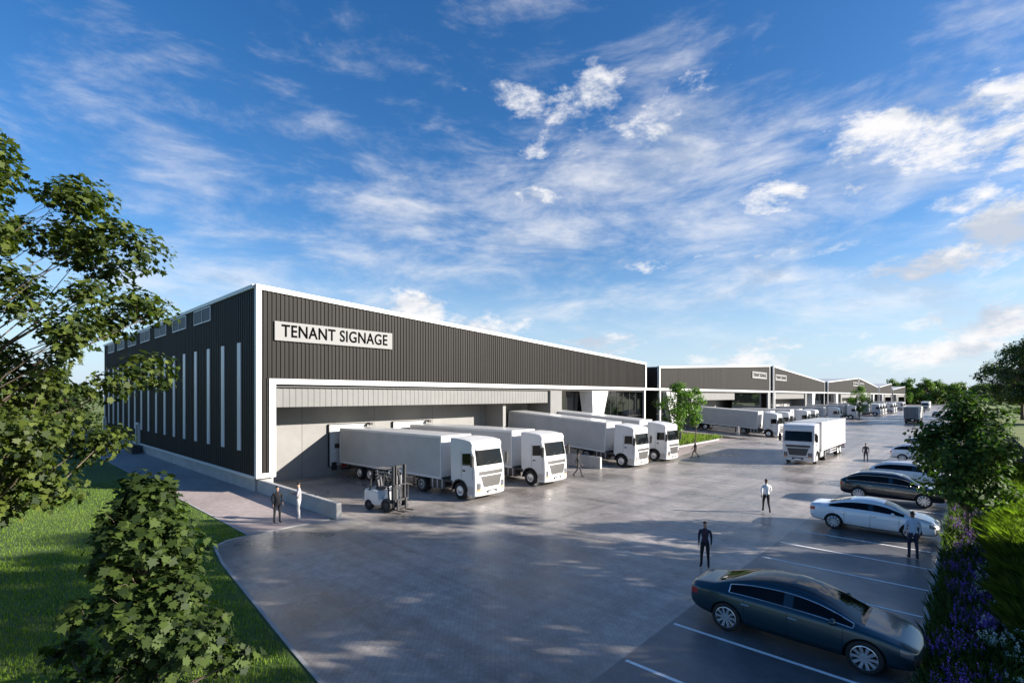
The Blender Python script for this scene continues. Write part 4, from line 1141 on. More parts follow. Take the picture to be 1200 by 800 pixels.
# ------------------------------------------------------------------ forklift
def forklift():
    root = empty('forklift')
    mb = MB()
    mb.prism([(-1.25, 0.42), (-0.62, 0.30), (0.55, 0.30), (0.55, 0.62), (0.30, 0.72), (0.12, 0.62), (-0.12, 0.62), (-0.22, 1.02), (-1.12, 1.10), (-1.27, 1.0)], 1, -0.54, 0.54)
    b = mb.build('chassis', 'truckwhite', root, bevel=0.05, smooth=35)
    mb = MB(); mb.prism([(-1.27, 0.36), (-1.27, 1.02), (-1.12, 1.14), (-0.88, 1.14), (-0.88, 0.95), (-0.95, 0.40)], 1, -0.55, 0.55); mb.build('counterweight', 'truckwhite', root, bevel=0.06, smooth=35)
    mb = MB(); mb.prism([(0.12, 0.60), (0.50, 0.60), (0.50, 1.28), (0.36, 1.34)], 1, -0.46, 0.46); mb.build('dashboard', 'truckwhite', root, bevel=0.03, smooth=35)
    mb = MB(); mb.box(-0.72, -0.22, -0.24, 0.24, 1.08, 1.20); mb.prism([(-0.72, 1.2), (-0.6, 1.2), (-0.7, 1.68), (-0.80, 1.68)], 1, -0.22, 0.22); mb.build('seat', 'yellowgrey', root, bevel=0.03, smooth=35)
    mb = MB(); mb.tube([(0.34, 0, 1.2), (0.14, 0, 1.45)], 0.025, 8)
    c = Vector((0.12, 0, 1.47)); ax = Vector((-0.62, 0, 0.78)).normalized(); u = Vector((0, 1, 0)); v = ax.cross(u)
    mb.tube([c + (u * math.cos(t) + v * math.sin(t)) * 0.17 for t in [2 * PI * k / 16 for k in range(17)]], 0.016, 6); mb.build('steering_wheel', 'black', root)
    mb = MB()
    for y in (-0.46, 0.46):
        mb.tube([(0.52, y, 0.7), (0.46, y, 1.3), (0.22, y, 2.18)], 0.05, 6); mb.tube([(-0.86, y, 1.05), (-0.80, y, 1.6), (-0.66, y, 2.18)], 0.05, 6)
        mb.tube([(-0.74, y, 2.19), (0.28, y, 2.19)], 0.038, 6)
    for k in range(8):
        x = -0.70 + k * 0.135; mb.tube([(x, -0.46, 2.19), (x, 0.46, 2.19)], 0.03, 5)
    mb.build('overhead_guard', 'dark', root)
    mb = MB()
    for y in (-0.40, 0.40):
        mb.box(0.70, 0.84, y - 0.06, y + 0.06, 0.16, 2.42); mb.box(0.83, 0.92, y * 0.80 - 0.035, y * 0.80 + 0.035, 0.12, 2.46)
    for z in (0.35, 1.25, 2.36): mb.box(0.72, 0.80, -0.31, 0.31, z - 0.05, z + 0.05)
    mb.build('mast', 'dark', root)
    mb = MB(); mb.tube([(0.76, -0.15, 0.2), (0.76, -0.15, 1.9)], 0.04, 8); mb.tube([(0.76, 0.15, 0.2), (0.76, 0.15, 1.9)], 0.04, 8); mb.build('lift_cylinder', 'steel', root)
    mb = MB(); mb.box(0.93, 0.98, -0.5, 0.5, 0.20, 0.32); mb.box(0.93, 0.98, -0.5, 0.5, 0.60, 0.70)
    for y in (-0.48, -0.24, 0, 0.24, 0.48): mb.box(0.935, 0.97, y - 0.022, y + 0.022, 0.702, 1.42)
    mb.box(0.93, 0.975, -0.5, 0.5, 1.422, 1.47); mb.build('carriage', 'dark', root)
    for y in (-0.3, 0.3):
        mb = MB(); mb.box(0.985, 1.03, y - 0.06, y + 0.06, 0.09, 0.72); mb.box(1.031, 1.5, y - 0.06, y + 0.06, 0.09, 0.13); mb.build('fork', 'dark', root)
    mb = MB(); mb.tube([(-0.84, 0.1, 1.13), (-0.84, 0.1, 1.55)], 0.03, 6); mb.build('exhaust_pipe', 'dark', root)
    for (x, y, r, w) in ((0.42, -0.50, 0.36, 0.24), (0.42, 0.50, 0.36, 0.24), (-0.92, -0.46, 0.28, 0.2), (-0.92, 0.46, 0.28, 0.2)):
        e = empty('wheel', (x, y, r), 0, root); sg = 1 if y > 0 else -1
        t = MB(); t.lathe([(r * 0.5, -w / 2), (r * 0.93, -w / 2), (r, -w / 2 * 0.7), (r, w / 2 * 0.7), (r * 0.93, w / 2), (r * 0.5, w / 2)], (0, 0, 0), 1, 24); t.build('tyre', 'rubber', e, smooth=35)
        q = MB(); o = sg * w / 2; q.lathe([(0.0005, -o), (r * 0.52, -o), (r * 0.52, o * 0.9), (r * 0.4, o * 0.6), (r * 0.2, o * 0.8), (0.0005, o * 0.8)], (0, 0, 0), 1, 20); q.build('rim', 'dark', e, smooth=30)
    for y in (-0.4, 0.4):
        mb = MB(); mb.ball((0.42, y, 2.06), (0.05, 0.07, 0.07), 8); mb.build('headlight', 'lamp', root, smooth=60)
    return root
fk = forklift(); fk.location = (-22.95, 14.85, 0.01); fk.rotation_euler = (0, 0, R(12))
tag(fk, 'white counterbalance forklift with black mast', 'forklift')

# ------------------------------------------------------------------ people
def person(loc, heading, label, top, legs, skin='skin', scale=1.0, pose='stand', shirt=None, shoes='shoe', hair=True):
    h = {}
    V = []; E = []; RAD = []; LAB = {}
    def v(p, r, par=None, lab=None):
        V.append(Vector(p)); RAD.append(r if hasattr(r, '__len__') else (r, r)); i = len(V) - 1
        if par is not None: E.append((par, i)); LAB[(par, i)] = lab
        return i
    pel = v((0, 0, 0.98), (0.135, 0.105))
    sp = v((0.0, 0, 1.13), (0.13, 0.10), pel, 't'); ch = v((0.0, 0, 1.33), (0.165, 0.115), sp, 't'); nb = v((-0.01, 0, 1.46), (0.085, 0.075), ch, 't')
    nk = v((0.0, 0, 1.53), 0.052, nb, 's'); h1 = v((0.02, 0, 1.60), (0.070, 0.08), nk, 's'); h2 = v((0.02, 0, 1.67), (0.078, 0.094), h1, 's'); h3 = v((0.012, 0, 1.74), (0.062, 0.075), h2, 's')
    ns = v((0.118, 0, 1.655), 0.012, h2, 's')
    P = {'stand': dict(el=((-.03, .228, 1.16), (-.03, -.228, 1.16)), wr=((.03, .225, .92), (.03, -.225, .92)), kn=((.02, .11, .53), (.03, -.12, .53)), an=((-.02, .12, .09), (0.0, -.14, .09))),
         'walk': dict(el=((-.14, .25, 1.18), (.08, -.25, 1.17)), wr=((-.12, .26, .95), (.24, -.24, 1.0)), kn=((.20, .09, .56), (-.06, -.09, .54)), an=((.32, .08, .10), (-.36, -.09, .17))),
         'cross': dict(el=((.04, .26, 1.17), (.04, -.26, 1.17)), wr=((.24, .03, 1.22), (.22, -.03, 1.26)), kn=((.02, .11, .53), (.03, -.12, .53)), an=((-.02, .14, .09), (0.0, -.15, .09))),
         'bent': dict(el=((-.04, .23, 1.17), (-.02, -.23, 1.17)), wr=((.14, .20, .98), (.06, -.21, .93)), kn=((.05, .10, .53), (-.02, -.11, .53)), an=((0.04, .10, .09), (-.06, -.12, .09)))}[pose]
    for k, s in ((0, 1), (1, -1)):
        sh = v((-0.01, s * 0.185, 1.415), 0.062, ch, 't')
        el = v(P['el'][k], 0.045, sh, 't'); wr = v(P['wr'][k], 0.030, el, 't' if pose != 'x' else 's')
        d = (V[wr] - V[el]).normalized()
        pa = v(V[wr] + d * 0.075, (0.030, 0.022), wr, 's')
        perp = Vector((1, 0, 0)) - d * d.x; perp = perp.normalized() if perp.length > 0.2 else Vector((0, 0, 1))
        nrm = d.cross(perp)
        for q in range(4):
            o = perp * (0.030 - 0.020 * q)
            f1 = v(V[pa] + d * 0.045 + o, 0.0085, pa, 's')
            f2 = v(V[f1] + d * (0.032 - 0.003 * abs(q - 1)) + nrm * 0.008 * s, 0.0078, f1, 's')
            v(V[f2] + d * 0.022 + nrm * 0.014 * s, 0.0065, f2, 's')
        th = v(V[wr] + d * 0.045 + perp * 0.04, 0.010, pa, 's'); v(V[th] + d * 0.04 + perp * 0.012, 0.008, th, 's')
        hp = v((0.0, s * 0.09, 0.90), (0.098, 0.098), pel, 'l'); kn = v(P['kn'][k], 0.062, hp, 'l'); mid = v((V[kn] * 0.6 + Vector(P['an'][k]) * 0.4) + Vector((-.015, 0, 0)), 0.056, kn, 'l')
        an = v(P['an'][k], 0.042, mid, 'l')
        up = 0.05 if (pose == 'walk' and s < 0) else 0
        toe = v(V[an] + Vector((0.15, s * 0.02, -0.045 - up)), (0.04, 0.03), an, 'f'); v(V[an] + Vector((-0.05, 0, -0.045 + up * 0.4)), 0.034, an, 'f')
    me = bpy.data.meshes.new('person'); me.from_pydata([tuple(p) for p in V], E, [])
    tmp = bpy.data.objects.new('tmp_person', me); COL.objects.link(tmp)
    sk = tmp.modifiers.new('skin', 'SKIN'); sk.use_smooth_shade = True
    for i, d in enumerate(me.skin_vertices[0].data):
        d.radius = RAD[i]; d.use_root = (i == 0)
    ss = tmp.modifiers.new('sub', 'SUBSURF'); ss.levels = 1; ss.render_levels = 1
    dg = bpy.context.evaluated_depsgraph_get(); dg.update()
    ev = bpy.data.meshes.new_from_object(tmp.evaluated_get(dg)); bpy.data.objects.remove(tmp)
    ev.name = 'person'
    ml = [skin, top, legs, shoes, shirt or top]
    ev.materials.clear()
    for m in ml: ev.materials.append(M[m])
    code = {'s': 0, 't': 1, 'l': 2, 'f': 3}
    segs = [(V[a], V[b], LAB[(a, b)], min(RAD[a][0], RAD[b][0])) for a, b in E]
    for f in ev.polygons:
        c = f.center; best = 9; lab = 't'
        for a, b, lb, r in segs:
            ab = b - a; t = max(0, min(1, (c - a).dot(ab) / max(1e-9, ab.length_squared)))
            dd = (c - (a + ab * t)).length - r * 0.7
            if dd < best: best = dd; lab = lb
        k = code[lab]
        if lab == 't' and c.z < 0.99 and abs(c.y) < 0.2: k = 2
        if lab == 't' and shirt and c.x > 0.05 and abs(c.y) < 0.055 and c.z > 1.0: k = 4
        f.material_index = k; f.use_smooth = True
    o = link(ev, 'person', None, (loc[0], loc[1], 0.016)); o.rotation_euler = (0, 0, R(heading)); o.scale = (scale,) * 3
    tag(o, label, 'person', 'people in the yard')
    if hair:
        mb = MB(); c = V[h2] + Vector((-0.012, 0, 0.028)); n = 12; vs = []; fs = []
        for i in range(6):
            p = (PI * 0.60) * i / 5
            for j in range(n):
                t = 2 * PI * j / n; k = 0.80 if math.cos(t) > 0.3 else 1.0
                vs.append((c.x + 0.098 * math.sin(p * k) * math.cos(t), c.y + 0.084 * math.sin(p * k) * math.sin(t), c.z + 0.088 * math.cos(p * k)))
        fs = [(i * n + j, (i + 1) * n + j, (i + 1) * n + (j + 1) % n, i * n + (j + 1) % n) for i in range(5) for j in range(n)]
        mb.add(vs, fs); mb.build('hair', 'hair', o, smooth=60)
    # eyes
    mb = MB()
    for s in (-1, 1): mb.ball((0.105, s * 0.032, 1.675), 0.010, 6)
    mb.build('eyes', 'cl_black', o)
    return o
person((-24.41, 9.67), -5, 'man in a black suit standing on the path beside the low wall', 'cl_black', 'cl_black', 'skin', 1.0, 'bent')
person((-24.30, 10.65), -120, 'person in pale clothes with folded arms by the low wall', 'cl_grey', 'cl_pale', 'skin', 1.03, 'cross', shoes='cl_grey')
person((-21.66, 30.4), 40, 'person in dark clothes walking past the second parked truck', 'cl_charcoal', 'cl_charcoal', 'skindark', 1.0, 'walk')
person((-19.75, 47.2), 200, 'person in dark clothes walking by the planted island', 'cl_black', 'cl_brown', 'skindark', 1.0, 'walk')
person((-25.2, 75.6), -60, 'small distant person in grey at the far end of the island', 'cl_grey', 'cl_pale', 'skin', 1.0, 'stand')
person((-7.83, 27.73), 120, 'man in a white shirt and dark trousers walking away across the yard', 'cl_white', 'cl_black', 'skindark', 0.99, 'walk')
person((-6.95, 17.47), -75, 'man in a dark jacket and plum shirt standing near the teal car', 'cl_navy', 'cl_black', 'skin', 0.92, 'stand', shirt='cl_plum')
person((-1.6, 23.6), 110, 'man in a pale blue shirt seen from behind by the white saloon', 'cl_blue', 'cl_navy', 'skindark', 1.0, 'bent')
person((-7.05, 54.7), 95, 'man in a dark coat walking beyond the parked cars', 'cl_charcoal', 'cl_charcoal', 'skin', 1.0, 'stand')

# ------------------------------------------------------------------ vegetation
MAPLE = [(0, 0), (.20, -.06), (.42, .02), (.30, .20), (.62, .38), (.38, .48), (.34, .66), (.16, .64), (0, 1.0)]
MAPLE = np.array(MAPLE + [(-x, y) for x, y in MAPLE[-2:0:-1]])
OVAL = np.array([(0, 0), (.26, .25), (.30, .55), (0, 1.0), (-.30, .55), (-.26, .25)])
DIA = np.array([(0, 0), (.36, .5), (0, 1.0), (-.36, .5)])

def leaf_mesh(name, pos, nor, size, shape, m, rng, fold=0.25, droop=None):
    """many leaves, each its own small folded face"""
    N = len(pos); k = len(shape)
    nor = nor / np.maximum(1e-6, np.linalg.norm(nor, axis=1, keepdims=True))
    t = rng.normal(size=(N, 3)); 
    if droop is not None: t = t * 0.6 + np.array([0, 0, -droop])
    t -= nor * np.sum(t * nor, axis=1, keepdims=True); t /= np.maximum(1e-6, np.linalg.norm(t, axis=1, keepdims=True))
    b = np.cross(nor, t)
    X = shape[:, 0][None, :, None]; Y = (shape[:, 1] - 0.3)[None, :, None]
    Z = (np.abs(shape[:, 0]) * fold - 0.18 * (shape[:, 1]) ** 2)[None, :, None]
    V = pos[:, None, :] + size[:, None, None] * (b[:, None, :] * X + t[:, None, :] * Y + nor[:, None, :] * Z)
    me = bpy.data.meshes.new(name)
    me.vertices.add(N * k); me.vertices.foreach_set('co', V.reshape(-1).astype(np.float32))
    me.loops.add(N * k); me.loops.foreach_set('vertex_index', np.arange(N * k, dtype=np.int32))
    me.polygons.add(N); me.polygons.foreach_set('loop_start', np.arange(N, dtype=np.int32) * k)
    me.materials.append(M[m])
    me.update(calc_edges=True); me.validate()
    return me

def tree_meshes(seed, H, tr, crown, nclump, nleaf, lsize, shape, leafm, barkm='bark', rc=0.9, fill=0.45, lean=(0, 0), profile=None, droop=None, twigs=3, trunk_top=0.8, flat=0.75, limb=1.0):
    """crown = (z low, z high, radius); profile(t) scales the radius along the crown's height"""
    r = random.Random(seed); rng = np.random.default_rng(seed)
    z0, z1, cr = crown
    profile = profile or (lambda t: math.sin(PI * min(0.98, max(0.03, 0.12 + 0.83 * t))) ** 0.7)
    cl = []
    tries = 0
    while len(cl) < nclump and tries < nclump * 30:
        tries += 1
        t = r.random(); a = r.random() * 2 * PI
        R_ = cr * profile(t) * (1 + 0.18 * math.sin(3 * a + seed) + 0.12 * math.sin(5 * a + 7 * t))
        q = R_ * (r.random() ** fill)
        c = np.array([q * math.cos(a) + lean[0] * t, q * math.sin(a) + lean[1] * t, z0 + (z1 - z0) * t])
        rad = rc * (0.6 + 0.8 * r.random())
        cl.append((c, rad))
    mb = MB()
    top = H * trunk_top
    tp = []; tr_ = []
    for i in range(8):
        k = i / 7
        tp.append((lean[0] * k * 0.5 + r.uniform(-1, 1) * tr * 0.5 * (i > 0), lean[1] * k * 0.5 + r.uniform(-1, 1) * tr * 0.5 * (i > 0), top * k - 0.05))
        tr_.append(tr * (1.25 if i == 0 else 1) * (1 - 0.78 * k))
    mb.tube(tp, tr_, 9)
    def trunk_at(z):
        k = max(0, min(0.999, z / top)) * 7; i = int(k); f = k - i
        return Vector(tp[i]) * (1 - f) + Vector(tp[i + 1]) * f, tr_[i] * (1 - f) + tr_[i + 1] * f
    for c, rad in cl:
        d = math.hypot(c[0], c[1])
        zb = max(z0 * 0.75, min(top * 0.97, c[2] - 0.55 * d - 0.1 * H))
        p0, r0 = trunk_at(zb)
        p1 = Vector(c)
        m = p0 * 0.45 + p1 * 0.55 + Vector((r.uniform(-1, 1), r.uniform(-1, 1), 0.4)) * 0.12 * (p1 - p0).length
        rb = min(r0 * 0.55, 0.018 + 0.014 * (p1 - p0).length) * limb
        mb.tube([p0, p0 * 0.6 + m * 0.4, m, p1], [rb, rb * 0.8, rb * 0.55, rb * 0.22], 5, cap=False)
        for _ in range(twigs):
            e = p1 + Vector((r.gauss(0, 1), r.gauss(0, 1), r.gauss(0.2, 0.8))).normalized() * rad * r.uniform(0.6, 1.15)
            mb.tube([m * 0.3 + p1 * 0.7, (p1 + e) / 2 + Vector((0, 0, 0.05)), e], [rb * 0.3, rb * 0.2, rb * 0.06], 4, cap=False)
    me = bpy.data.meshes.new('trunk'); me.from_pydata(mb.v, [], mb.f); me.materials.append(M[barkm])
    me.polygons.foreach_set('use_smooth', [True] * len(me.polygons)); me.update()
    C = np.array([c for c, _ in cl]); RD = np.array([q for _, q in cl])
    w = RD ** 2; w /= w.sum()
    ci = rng.choice(len(cl), nleaf, p=w)
    dv = rng.normal(size=(nleaf, 3)); dv /= np.linalg.norm(dv, axis=1, keepdims=True)
    rad = RD[ci] * rng.random(nleaf) ** 0.45
    off = dv * rad[:, None]; off[:, 2] *= flat
    pos = C[ci] + off
    out = pos - np.array([0, 0, (z0 + z1) / 2 - 0.2 * (z1 - z0)])
    out /= np.maximum(1e-6, np.linalg.norm(out, axis=1, keepdims=True))
    nor = dv * 0.7 + out * 0.4 + np.array([0, 0, 0.75]) + rng.normal(size=(nleaf, 3)) * 0.45
    size = lsize * (0.55 + 0.8 * rng.random(nleaf))
    return me, leaf_mesh('crown', pos, nor, size, shape, leafm, rng, droop=droop)

def put_tree(meshes, loc, label, rz=0.0, s=(1, 1, 1), cat='tree', group=None, name='leafy_tree'):
    e = empty(name, (loc[0], loc[1], 0.0), R(rz)); e.scale = s
    link(meshes[0], 'trunk', e); link(meshes[1], 'crown', e)
    tag(e, label, cat, group); return e

# big maple at the left edge of the lawn
MPZ = [0, .2, .31, .4, .51, .71, .88, 1.0]; MPR = [2.0, 2.7, 3.0, 3.6, 4.3, 4.5, 3.1, 0.9]
mp = tree_meshes(11, 12.2, 0.20, (3.0, 12.1, 1.0), 210, 42000, 0.145, MAPLE, 'leafA', rc=0.62, fill=0.55, twigs=2, droop=0.5, limb=0.5,
                 profile=lambda t: float(np.interp(t, MPZ, MPR)))
put_tree(mp, dr(11.6, -13.5), 'tall spreading maple on the lawn, its crown reaching over the slit windowed wall', 40, name='maple_tree')
# young maple below the viewpoint
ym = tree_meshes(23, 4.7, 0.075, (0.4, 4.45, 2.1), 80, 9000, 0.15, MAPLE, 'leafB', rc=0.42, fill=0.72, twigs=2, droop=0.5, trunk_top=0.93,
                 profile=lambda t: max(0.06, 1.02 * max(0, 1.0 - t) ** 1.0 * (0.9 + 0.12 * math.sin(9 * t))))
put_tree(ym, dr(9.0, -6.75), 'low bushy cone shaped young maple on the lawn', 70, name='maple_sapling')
# tree in the planting strip
gt = tree_meshes(31, 6.4, 0.085, (1.7, 5.9, 1.6), 75, 9000, 0.20, OVAL, 'leafC', rc=0.62, fill=0.42, twigs=2, trunk_top=0.9,
                 profile=lambda t: math.sin(PI * min(0.97, 0.16 + 0.80 * t)) ** 0.75)
put_tree(gt, (-0.13, 28.2), 'round dark green tree in the planting strip beside the parked cars', 0, name='strip_tree', group='trees in the planting strip')
# tall trees outside the picture on the right, behind the fence: they shade the front of the yard
sh = tree_meshes(41, 13.5, 0.26, (3.2, 13.6, 4.0), 62, 6600, 0.36, OVAL, 'leafE', rc=0.80, fill=0.5, twigs=2)
for i, (d, q, rz, s) in enumerate(((10.3, 17.8, 0, .90), (14.6, 22.8, 70, 1.0), (10.0, 27, 260, 1.32), (14.8, 29.5, 300, 1.36))):
    put_tree(sh, dr(d, q), ['broad roadside tree shading the teal car', 'broad roadside tree along the front of the yard',
             'very tall roadside tree among the shade trees', 'very tall roadside tree beside the other very tall one'][i], rz, (s, s, s), name='shade_tree', group='shade trees at the roadside')
# trees on the island
g2 = tree_meshes(51, 7.2, 0.11, (1.9, 7.4, 2.6), 60, 4500, 0.24, OVAL, 'leafD', rc=0.75, fill=0.45, twigs=2)
put_tree(g2, (-27.8, 61.0), 'fresh green broad tree on the island before the second warehouse', 20, name='island_tree', group='trees on the island')
g3 = tree_meshes(57, 6.6, 0.07, (2.5, 6.9, 1.15), 34, 2200, 0.22, OVAL, 'leafD', rc=0.55, fill=0.5, twigs=2)
put_tree(g3, (-25.95, 62.2), 'slender young tree on the island with a bare thin stem', 60, name='island_tree', group='trees on the island')
put_tree(g2, (-21.8, 157.8), 'bright green tree among the trucks before the third warehouse', 110, (.95, .95, 1.12), name='roadside_tree', group='roadside trees among the trucks')
put_tree(g3, (-23.5, 330), 'tiny distant green tree before the fourth warehouse', 10, (1.3, 1.3, 1.1), name='roadside_tree', group='roadside trees among the trucks')
# big field trees beyond the fence on the right
ft = tree_meshes(61, 17, 0.36, (5.0, 18.2, 7.2), 90, 9000, 0.55, OVAL, 'leafE', rc=1.7, fill=0.42, twigs=2)
for i, (x, y, rz, s, lb) in enumerate(((10.5, 150, 0, 1.0, 'big dark field tree beside the board fence, first of its row'), (9.5, 178, 120, 0.98, 'big dark field tree beside the board fence, second of its row'),
                                       (17, 205, 200, 1.05, 'big field tree standing back behind the two beside the fence'), (22, 160, 300, 1.1, 'tall field tree farther out in the field from the fence'))):
    put_tree(ft, (x, y), lb, rz, (s, s, s), name='field_tree', group='field trees behind the fence')
bt = tree_meshes(67, 15.5, 0.26, (4.5, 16, 4.6), 70, 1300, 0.42, OVAL, 'leafE', rc=1.3, fill=0.6, twigs=6)
put_tree(bt, (5.5, 192), 'thin crowned tree with bare twigs beside the dark field trees', 0, name='sparse_tree')
fs_ = tree_meshes(71, 3.2, 0.1, (0.3, 3.3, 2.2), 24, 1500, 0.34, OVAL, 'leafF', rc=0.8, fill=0.5, twigs=1)
for i in range(9):
    put_tree(fs_, (8 + i * 4.2, 226 + (i % 3) * 3), 'low green shrub in the hedge row at the back of the field', i * 50, (1.1, 1.1, 0.9 + 0.1 * (i % 4)), 'shrub', 'shrubs at the back of the field', 'field_shrub')
# woodland behind the end of the yard
w1 = tree_meshes(81, 15, 0.3, (1.2, 15.5, 6.2), 46, 2400, 1.0, OVAL, 'leafF', rc=2.0, fill=0.45, twigs=1)
w2 = tree_meshes(83, 12, 0.3, (0.6, 12.5, 6.5), 46, 2200, 1.0, OVAL, 'leafE', rc=2.0, fill=0.45, twigs=1)
r = random.Random(5)
for i in range(48):
    x = -44 + i * 3.4 + r.uniform(-2, 2)
    k = i % 2
    put_tree((w1, w2)[k], (x, 452 + r.uniform(-8, 16) + (12 if k else 0)), ('light green tree in the woodland at the far end of the yard', 'dark green tree in the woodland at the far end of the yard')[k], r.uniform(0, 360),
             (1, 1, r.uniform(.85, 1.15)), group=('light trees of the far woodland', 'dark trees of the far woodland')[k], name='woodland_tree')
# a few trees beyond the far left corner of the nearest warehouse
for i, (x, y) in enumerate(((-112, 10), (-118, 1), (-124, -8), (-108, -14), (-131, 14))):
    put_tree(w1 if i % 2 else w2, (x, y), ['tree beside the far corner of the slit windowed warehouse', 'second tree beyond the end of the brick path', 'third tree beyond the end of the lawn',
             'tree at the back of the lawn behind the maple', 'tree standing back behind the slit windowed warehouse'][i], i * 70, (.6, .6, .62), group='trees at the back of the lawn', name='lawn_tree')
# far tree horizon
r = random.Random(9)
for i in range(22):
    x = -420 + i * 17 + r.uniform(-5, 5)
    put_tree(w2, (x, 640 + r.uniform(-30, 30)), 'far tree on the skyline behind the warehouses', r.uniform(0, 360), (1.5, 1.5, r.uniform(.8, 1.1)), group='skyline trees behind the warehouses', name='skyline_tree')

# ---- grasses and flowers
def blades(name, pts, h, w, m, rng, lean=0.35, kind='stuff', parent=None, bend=True):
    N = len(pts)
    a = rng.random(N) * 2 * PI
    hh = h * (0.5 + 0.8 * rng.random(N))
    d = np.stack([np.cos(a), np.sin(a), np.zeros(N)], 1); s = np.stack([-np.sin(a), np.cos(a), np.zeros(N)], 1)
    ln = lean * rng.random(N)
    V = np.zeros((N, 5, 3))
    V[:, 0] = pts - s * w / 2; V[:, 1] = pts + s * w / 2
    midp = pts + d * (ln * hh * 0.35)[:, None]; midp[:, 2] += hh * 0.6
    V[:, 2] = midp + s * w * 0.35; V[:, 4] = midp - s * w * 0.35
    V[:, 3] = pts + d * (ln * hh)[:, None]; V[:, 3, 2] += hh
    me = bpy.data.meshes.new(name)
    me.vertices.add(N * 5); me.vertices.foreach_set('co', V.reshape(-1).astype(np.float32))
    idx = (np.arange(N)[:, None] * 5 + np.array([0, 1, 2, 3, 4])[None]).reshape(-1).astype(np.int32)
    me.loops.add(N * 5); me.loops.foreach_set('vertex_index', idx)
    me.polygons.add(N); me.polygons.foreach_set('loop_start', np.arange(N, dtype=np.int32) * 5)
    me.materials.append(M[m]); me.update(calc_edges=True)
    return me
rng = np.random.default_rng(3)
def lawn_edge(x):
    xs = [-95, -23.2, -23.05, -22.5, -20, -16.9, -12, -8]; ys = [8.25, 7.9, 7.0, 6.35, 5.9, 5.55, 5.0, 4.6]
    return np.interp(x, xs, ys)
P = []
for (x0, x1, y0, n) in ((-26, -7, -4, 62000), (-45, -26, -9, 38000), (-75, -45, -10, 12000)):
    x = rng.uniform(x0, x1, n); y = rng.uniform(y0, 8.2, n)
    k = y < lawn_edge(x) - 0.05
    P.append(np.stack([x[k], y[k], np.full(k.sum(), 0.0)], 1))
P = np.concatenate(P)
tag(link(blades('lawn_grass', P, 0.09, 0.020, 'grassblade', rng), 'lawn_grass'), 'mown green grass of the lawn', 'grass', kind='stuff')

def flowers(name, n, xr, yr, h, sp, m, stemm, label, cat, clump=0.35):
    """spikes of small petals on stems, growing in drifts"""
    nc = int(n / 14)
    cx = rng.uniform(xr[0], xr[1], nc); cy = yr[0] + (yr[1] - yr[0]) * rng.random(nc) ** 1.5
    i = rng.integers(0, nc, n)
    hh = h * (0.6 + 0.6 * rng.random(n))
    base = np.stack([cx[i] + rng.normal(0, 0.12, n), cy[i] + rng.normal(0, 0.14, n), np.full(n, 0.03)], 1)
    tip = base + np.stack([rng.normal(0, 0.07, n), rng.normal(0, 0.07, n), hh], 1)
    K = 7
    pos = np.repeat(tip, K, 0); pos[:, 2] -= np.tile(np.linspace(0, sp, K), n); pos[:, :2] += rng.normal(0, 0.012, (n * K, 2))
    nor = rng.normal(size=(n * K, 3)) + np.array([0, 0, 0.6])
    me = leaf_mesh(name, pos, nor, 0.045 * (0.7 + 0.6 * rng.random(n * K)), DIA, m, rng, 0.3)
    tag(link(me, name), label, cat, kind='stuff')
    m2 = 5
    b2 = np.repeat(base, m2, 0) + np.concatenate([rng.normal(0, 0.06, (n * m2, 2)), np.zeros((n * m2, 1))], 1)
    return b2
s1 = flowers('lavender', 3400, (-0.52, 0.42), (9, 62), 0.52, 0.24, 'lav', 'stem', 'purple lavender in drifts along the kerb of the planting strip', 'flowers')
s2 = flowers('white_flowers', 1900, (0.25, 1.0), (9, 62), 0.5, 0.10, 'whiteflower', 'stem', 'small white flowers behind the lavender', 'flowers')
S = np.concatenate([s1, s2])
n = 16000
x = rng.uniform(KX + 0.05, 1.15, n); y = 9 + 60 * rng.random(n) ** 1.7
S = np.concatenate([S, np.stack([x, y, np.full(n, 0.03)], 1)])
tag(link(blades('ground_cover', S, 0.42, 0.030, 'stem', rng, 0.7), 'ground_cover'), 'leafy green ground cover between the flowers', 'plants', kind='stuff')
n = 9000
x = rng.uniform(KX + 0.05, 1.2, n); y = 9 + 55 * rng.random(n) ** 1.6
pos = np.stack([x, y, 0.06 + 0.30 * rng.random(n)], 1)
tag(link(leaf_mesh('low_foliage', pos, rng.normal(size=(n, 3)) + np.array([0, 0, 1.0]), 0.10 * (0.6 + 0.8 * rng.random(n)), OVAL, 'stem', rng), 'low_foliage'), 'broad leaved low plants under the flowers', 'plants', kind='stuff')
# island planting
n = 5000
x = rng.uniform(-32, -25.7, n); y = rng.uniform(49.8, 71, n)
me = blades('island_plants', np.stack([x, y, np.full(n, 0.14)], 1), 0.55, 0.05, 'tuft', rng, 0.6)
tag(link(me, 'island_plants'), 'low green plants covering the island', 'plants', kind='stuff')
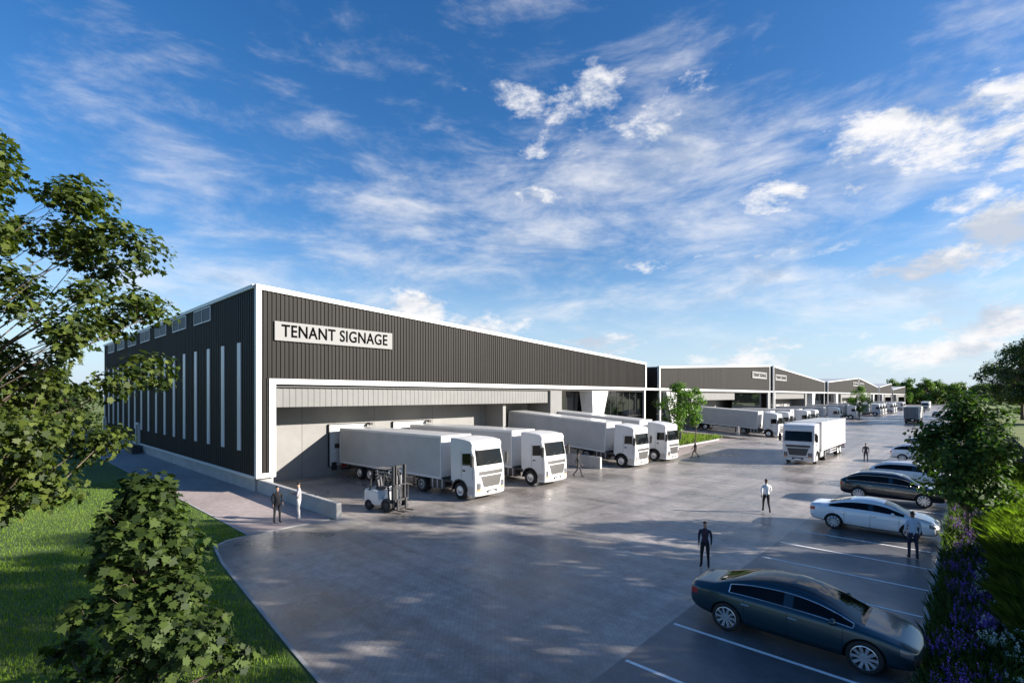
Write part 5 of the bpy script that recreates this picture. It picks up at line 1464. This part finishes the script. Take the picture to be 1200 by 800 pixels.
# ornamental grass tufts in rows
tg = []
for v in range(3):
    n = 700
    a = rng.random(n) * 2 * PI; q = 0.36 * rng.random(n) ** 0.6
    tg.append(blades('grass_tuft', np.stack([q * np.cos(a), q * np.sin(a), np.zeros(n)], 1), 0.62, 0.024, 'tuft', rng, 1.3))
r = random.Random(12)
for j in range(40):
    for i in range(3):
        x = 1.32 + i * 0.62 + r.uniform(-.06, .06); y = 16.5 + j * 1.0 + r.uniform(-.08, .08)
        o = link(tg[(i + j) % 3], 'grass_tuft', None, (x, y, 0.03)); o.rotation_euler = (0, 0, r.uniform(0, 6.3)); s = r.uniform(.9, 1.25); o.scale = (s, s * 1.0, s)
        tag(o, ['tuft of ornamental grass in the row next to the white flowers', 'tuft of ornamental grass in the middle row', 'tuft of ornamental grass in the row along the fence'][i], 'ornamental grass', ['grass tufts next to the flowers', 'grass tufts of the middle row', 'grass tufts along the fence'][i])

# ---- fences
def fence(x, y0, y1, label):
    f = empty('timber_fence', (x, y0, 0)); tag(f, label, 'fence')
    n = int((y1 - y0) / 2.6)
    near = 90
    rest = MB()
    for k in range(n + 1):
        b = MB(); y = k * 2.6
        (b if k < near else rest).box(-0.06, 0.06, y - 0.06, y + 0.06, 0, 1.92)
        if k < near: b.build('post', 'fence', f)
    if rest.v: rest.build('far_post', 'fence', f)
    mb = MB(); rr = random.Random(4)
    y = 0.08
    while y < y1 - y0:
        h = 1.78 + rr.uniform(-.03, .03)
        mb.box(0.065, 0.085, y, y + 0.17, 0.06, h); y += 0.20
    mb.build('board', 'fence', f)
    mb = MB(); mb.box(0.02, 0.062, 0, y1 - y0, 0.4, 0.5); mb.box(0.02, 0.062, 0, y1 - y0, 1.4, 1.5); mb.build('rail', 'fence', f)
fence(3.12, 44, 236, 'dark vertical board fence between the planting strip and the field')
f = empty('metal_fence', (-100, 2, 0)); tag(f, 'thin dark metal fence beyond the end of the brick path', 'fence')
for k in range(13):
    mb = MB(); mb.box(-0.05, 0.05, -14 + 2.5 * k - 0.05, -14 + 2.5 * k + 0.05, 0, 1.9); mb.build('post', 'dark', f)
mb = MB()
for z in (0.4, 1.1, 1.8): mb.box(-0.02, 0.02, -14, 16, z, z + 0.05)
for k in range(150): mb.box(-0.01, 0.01, -14 + 0.2 * k, -14 + 0.2 * k + 0.02, 0.2, 1.85)
mb.build('railing', 'dark', f)
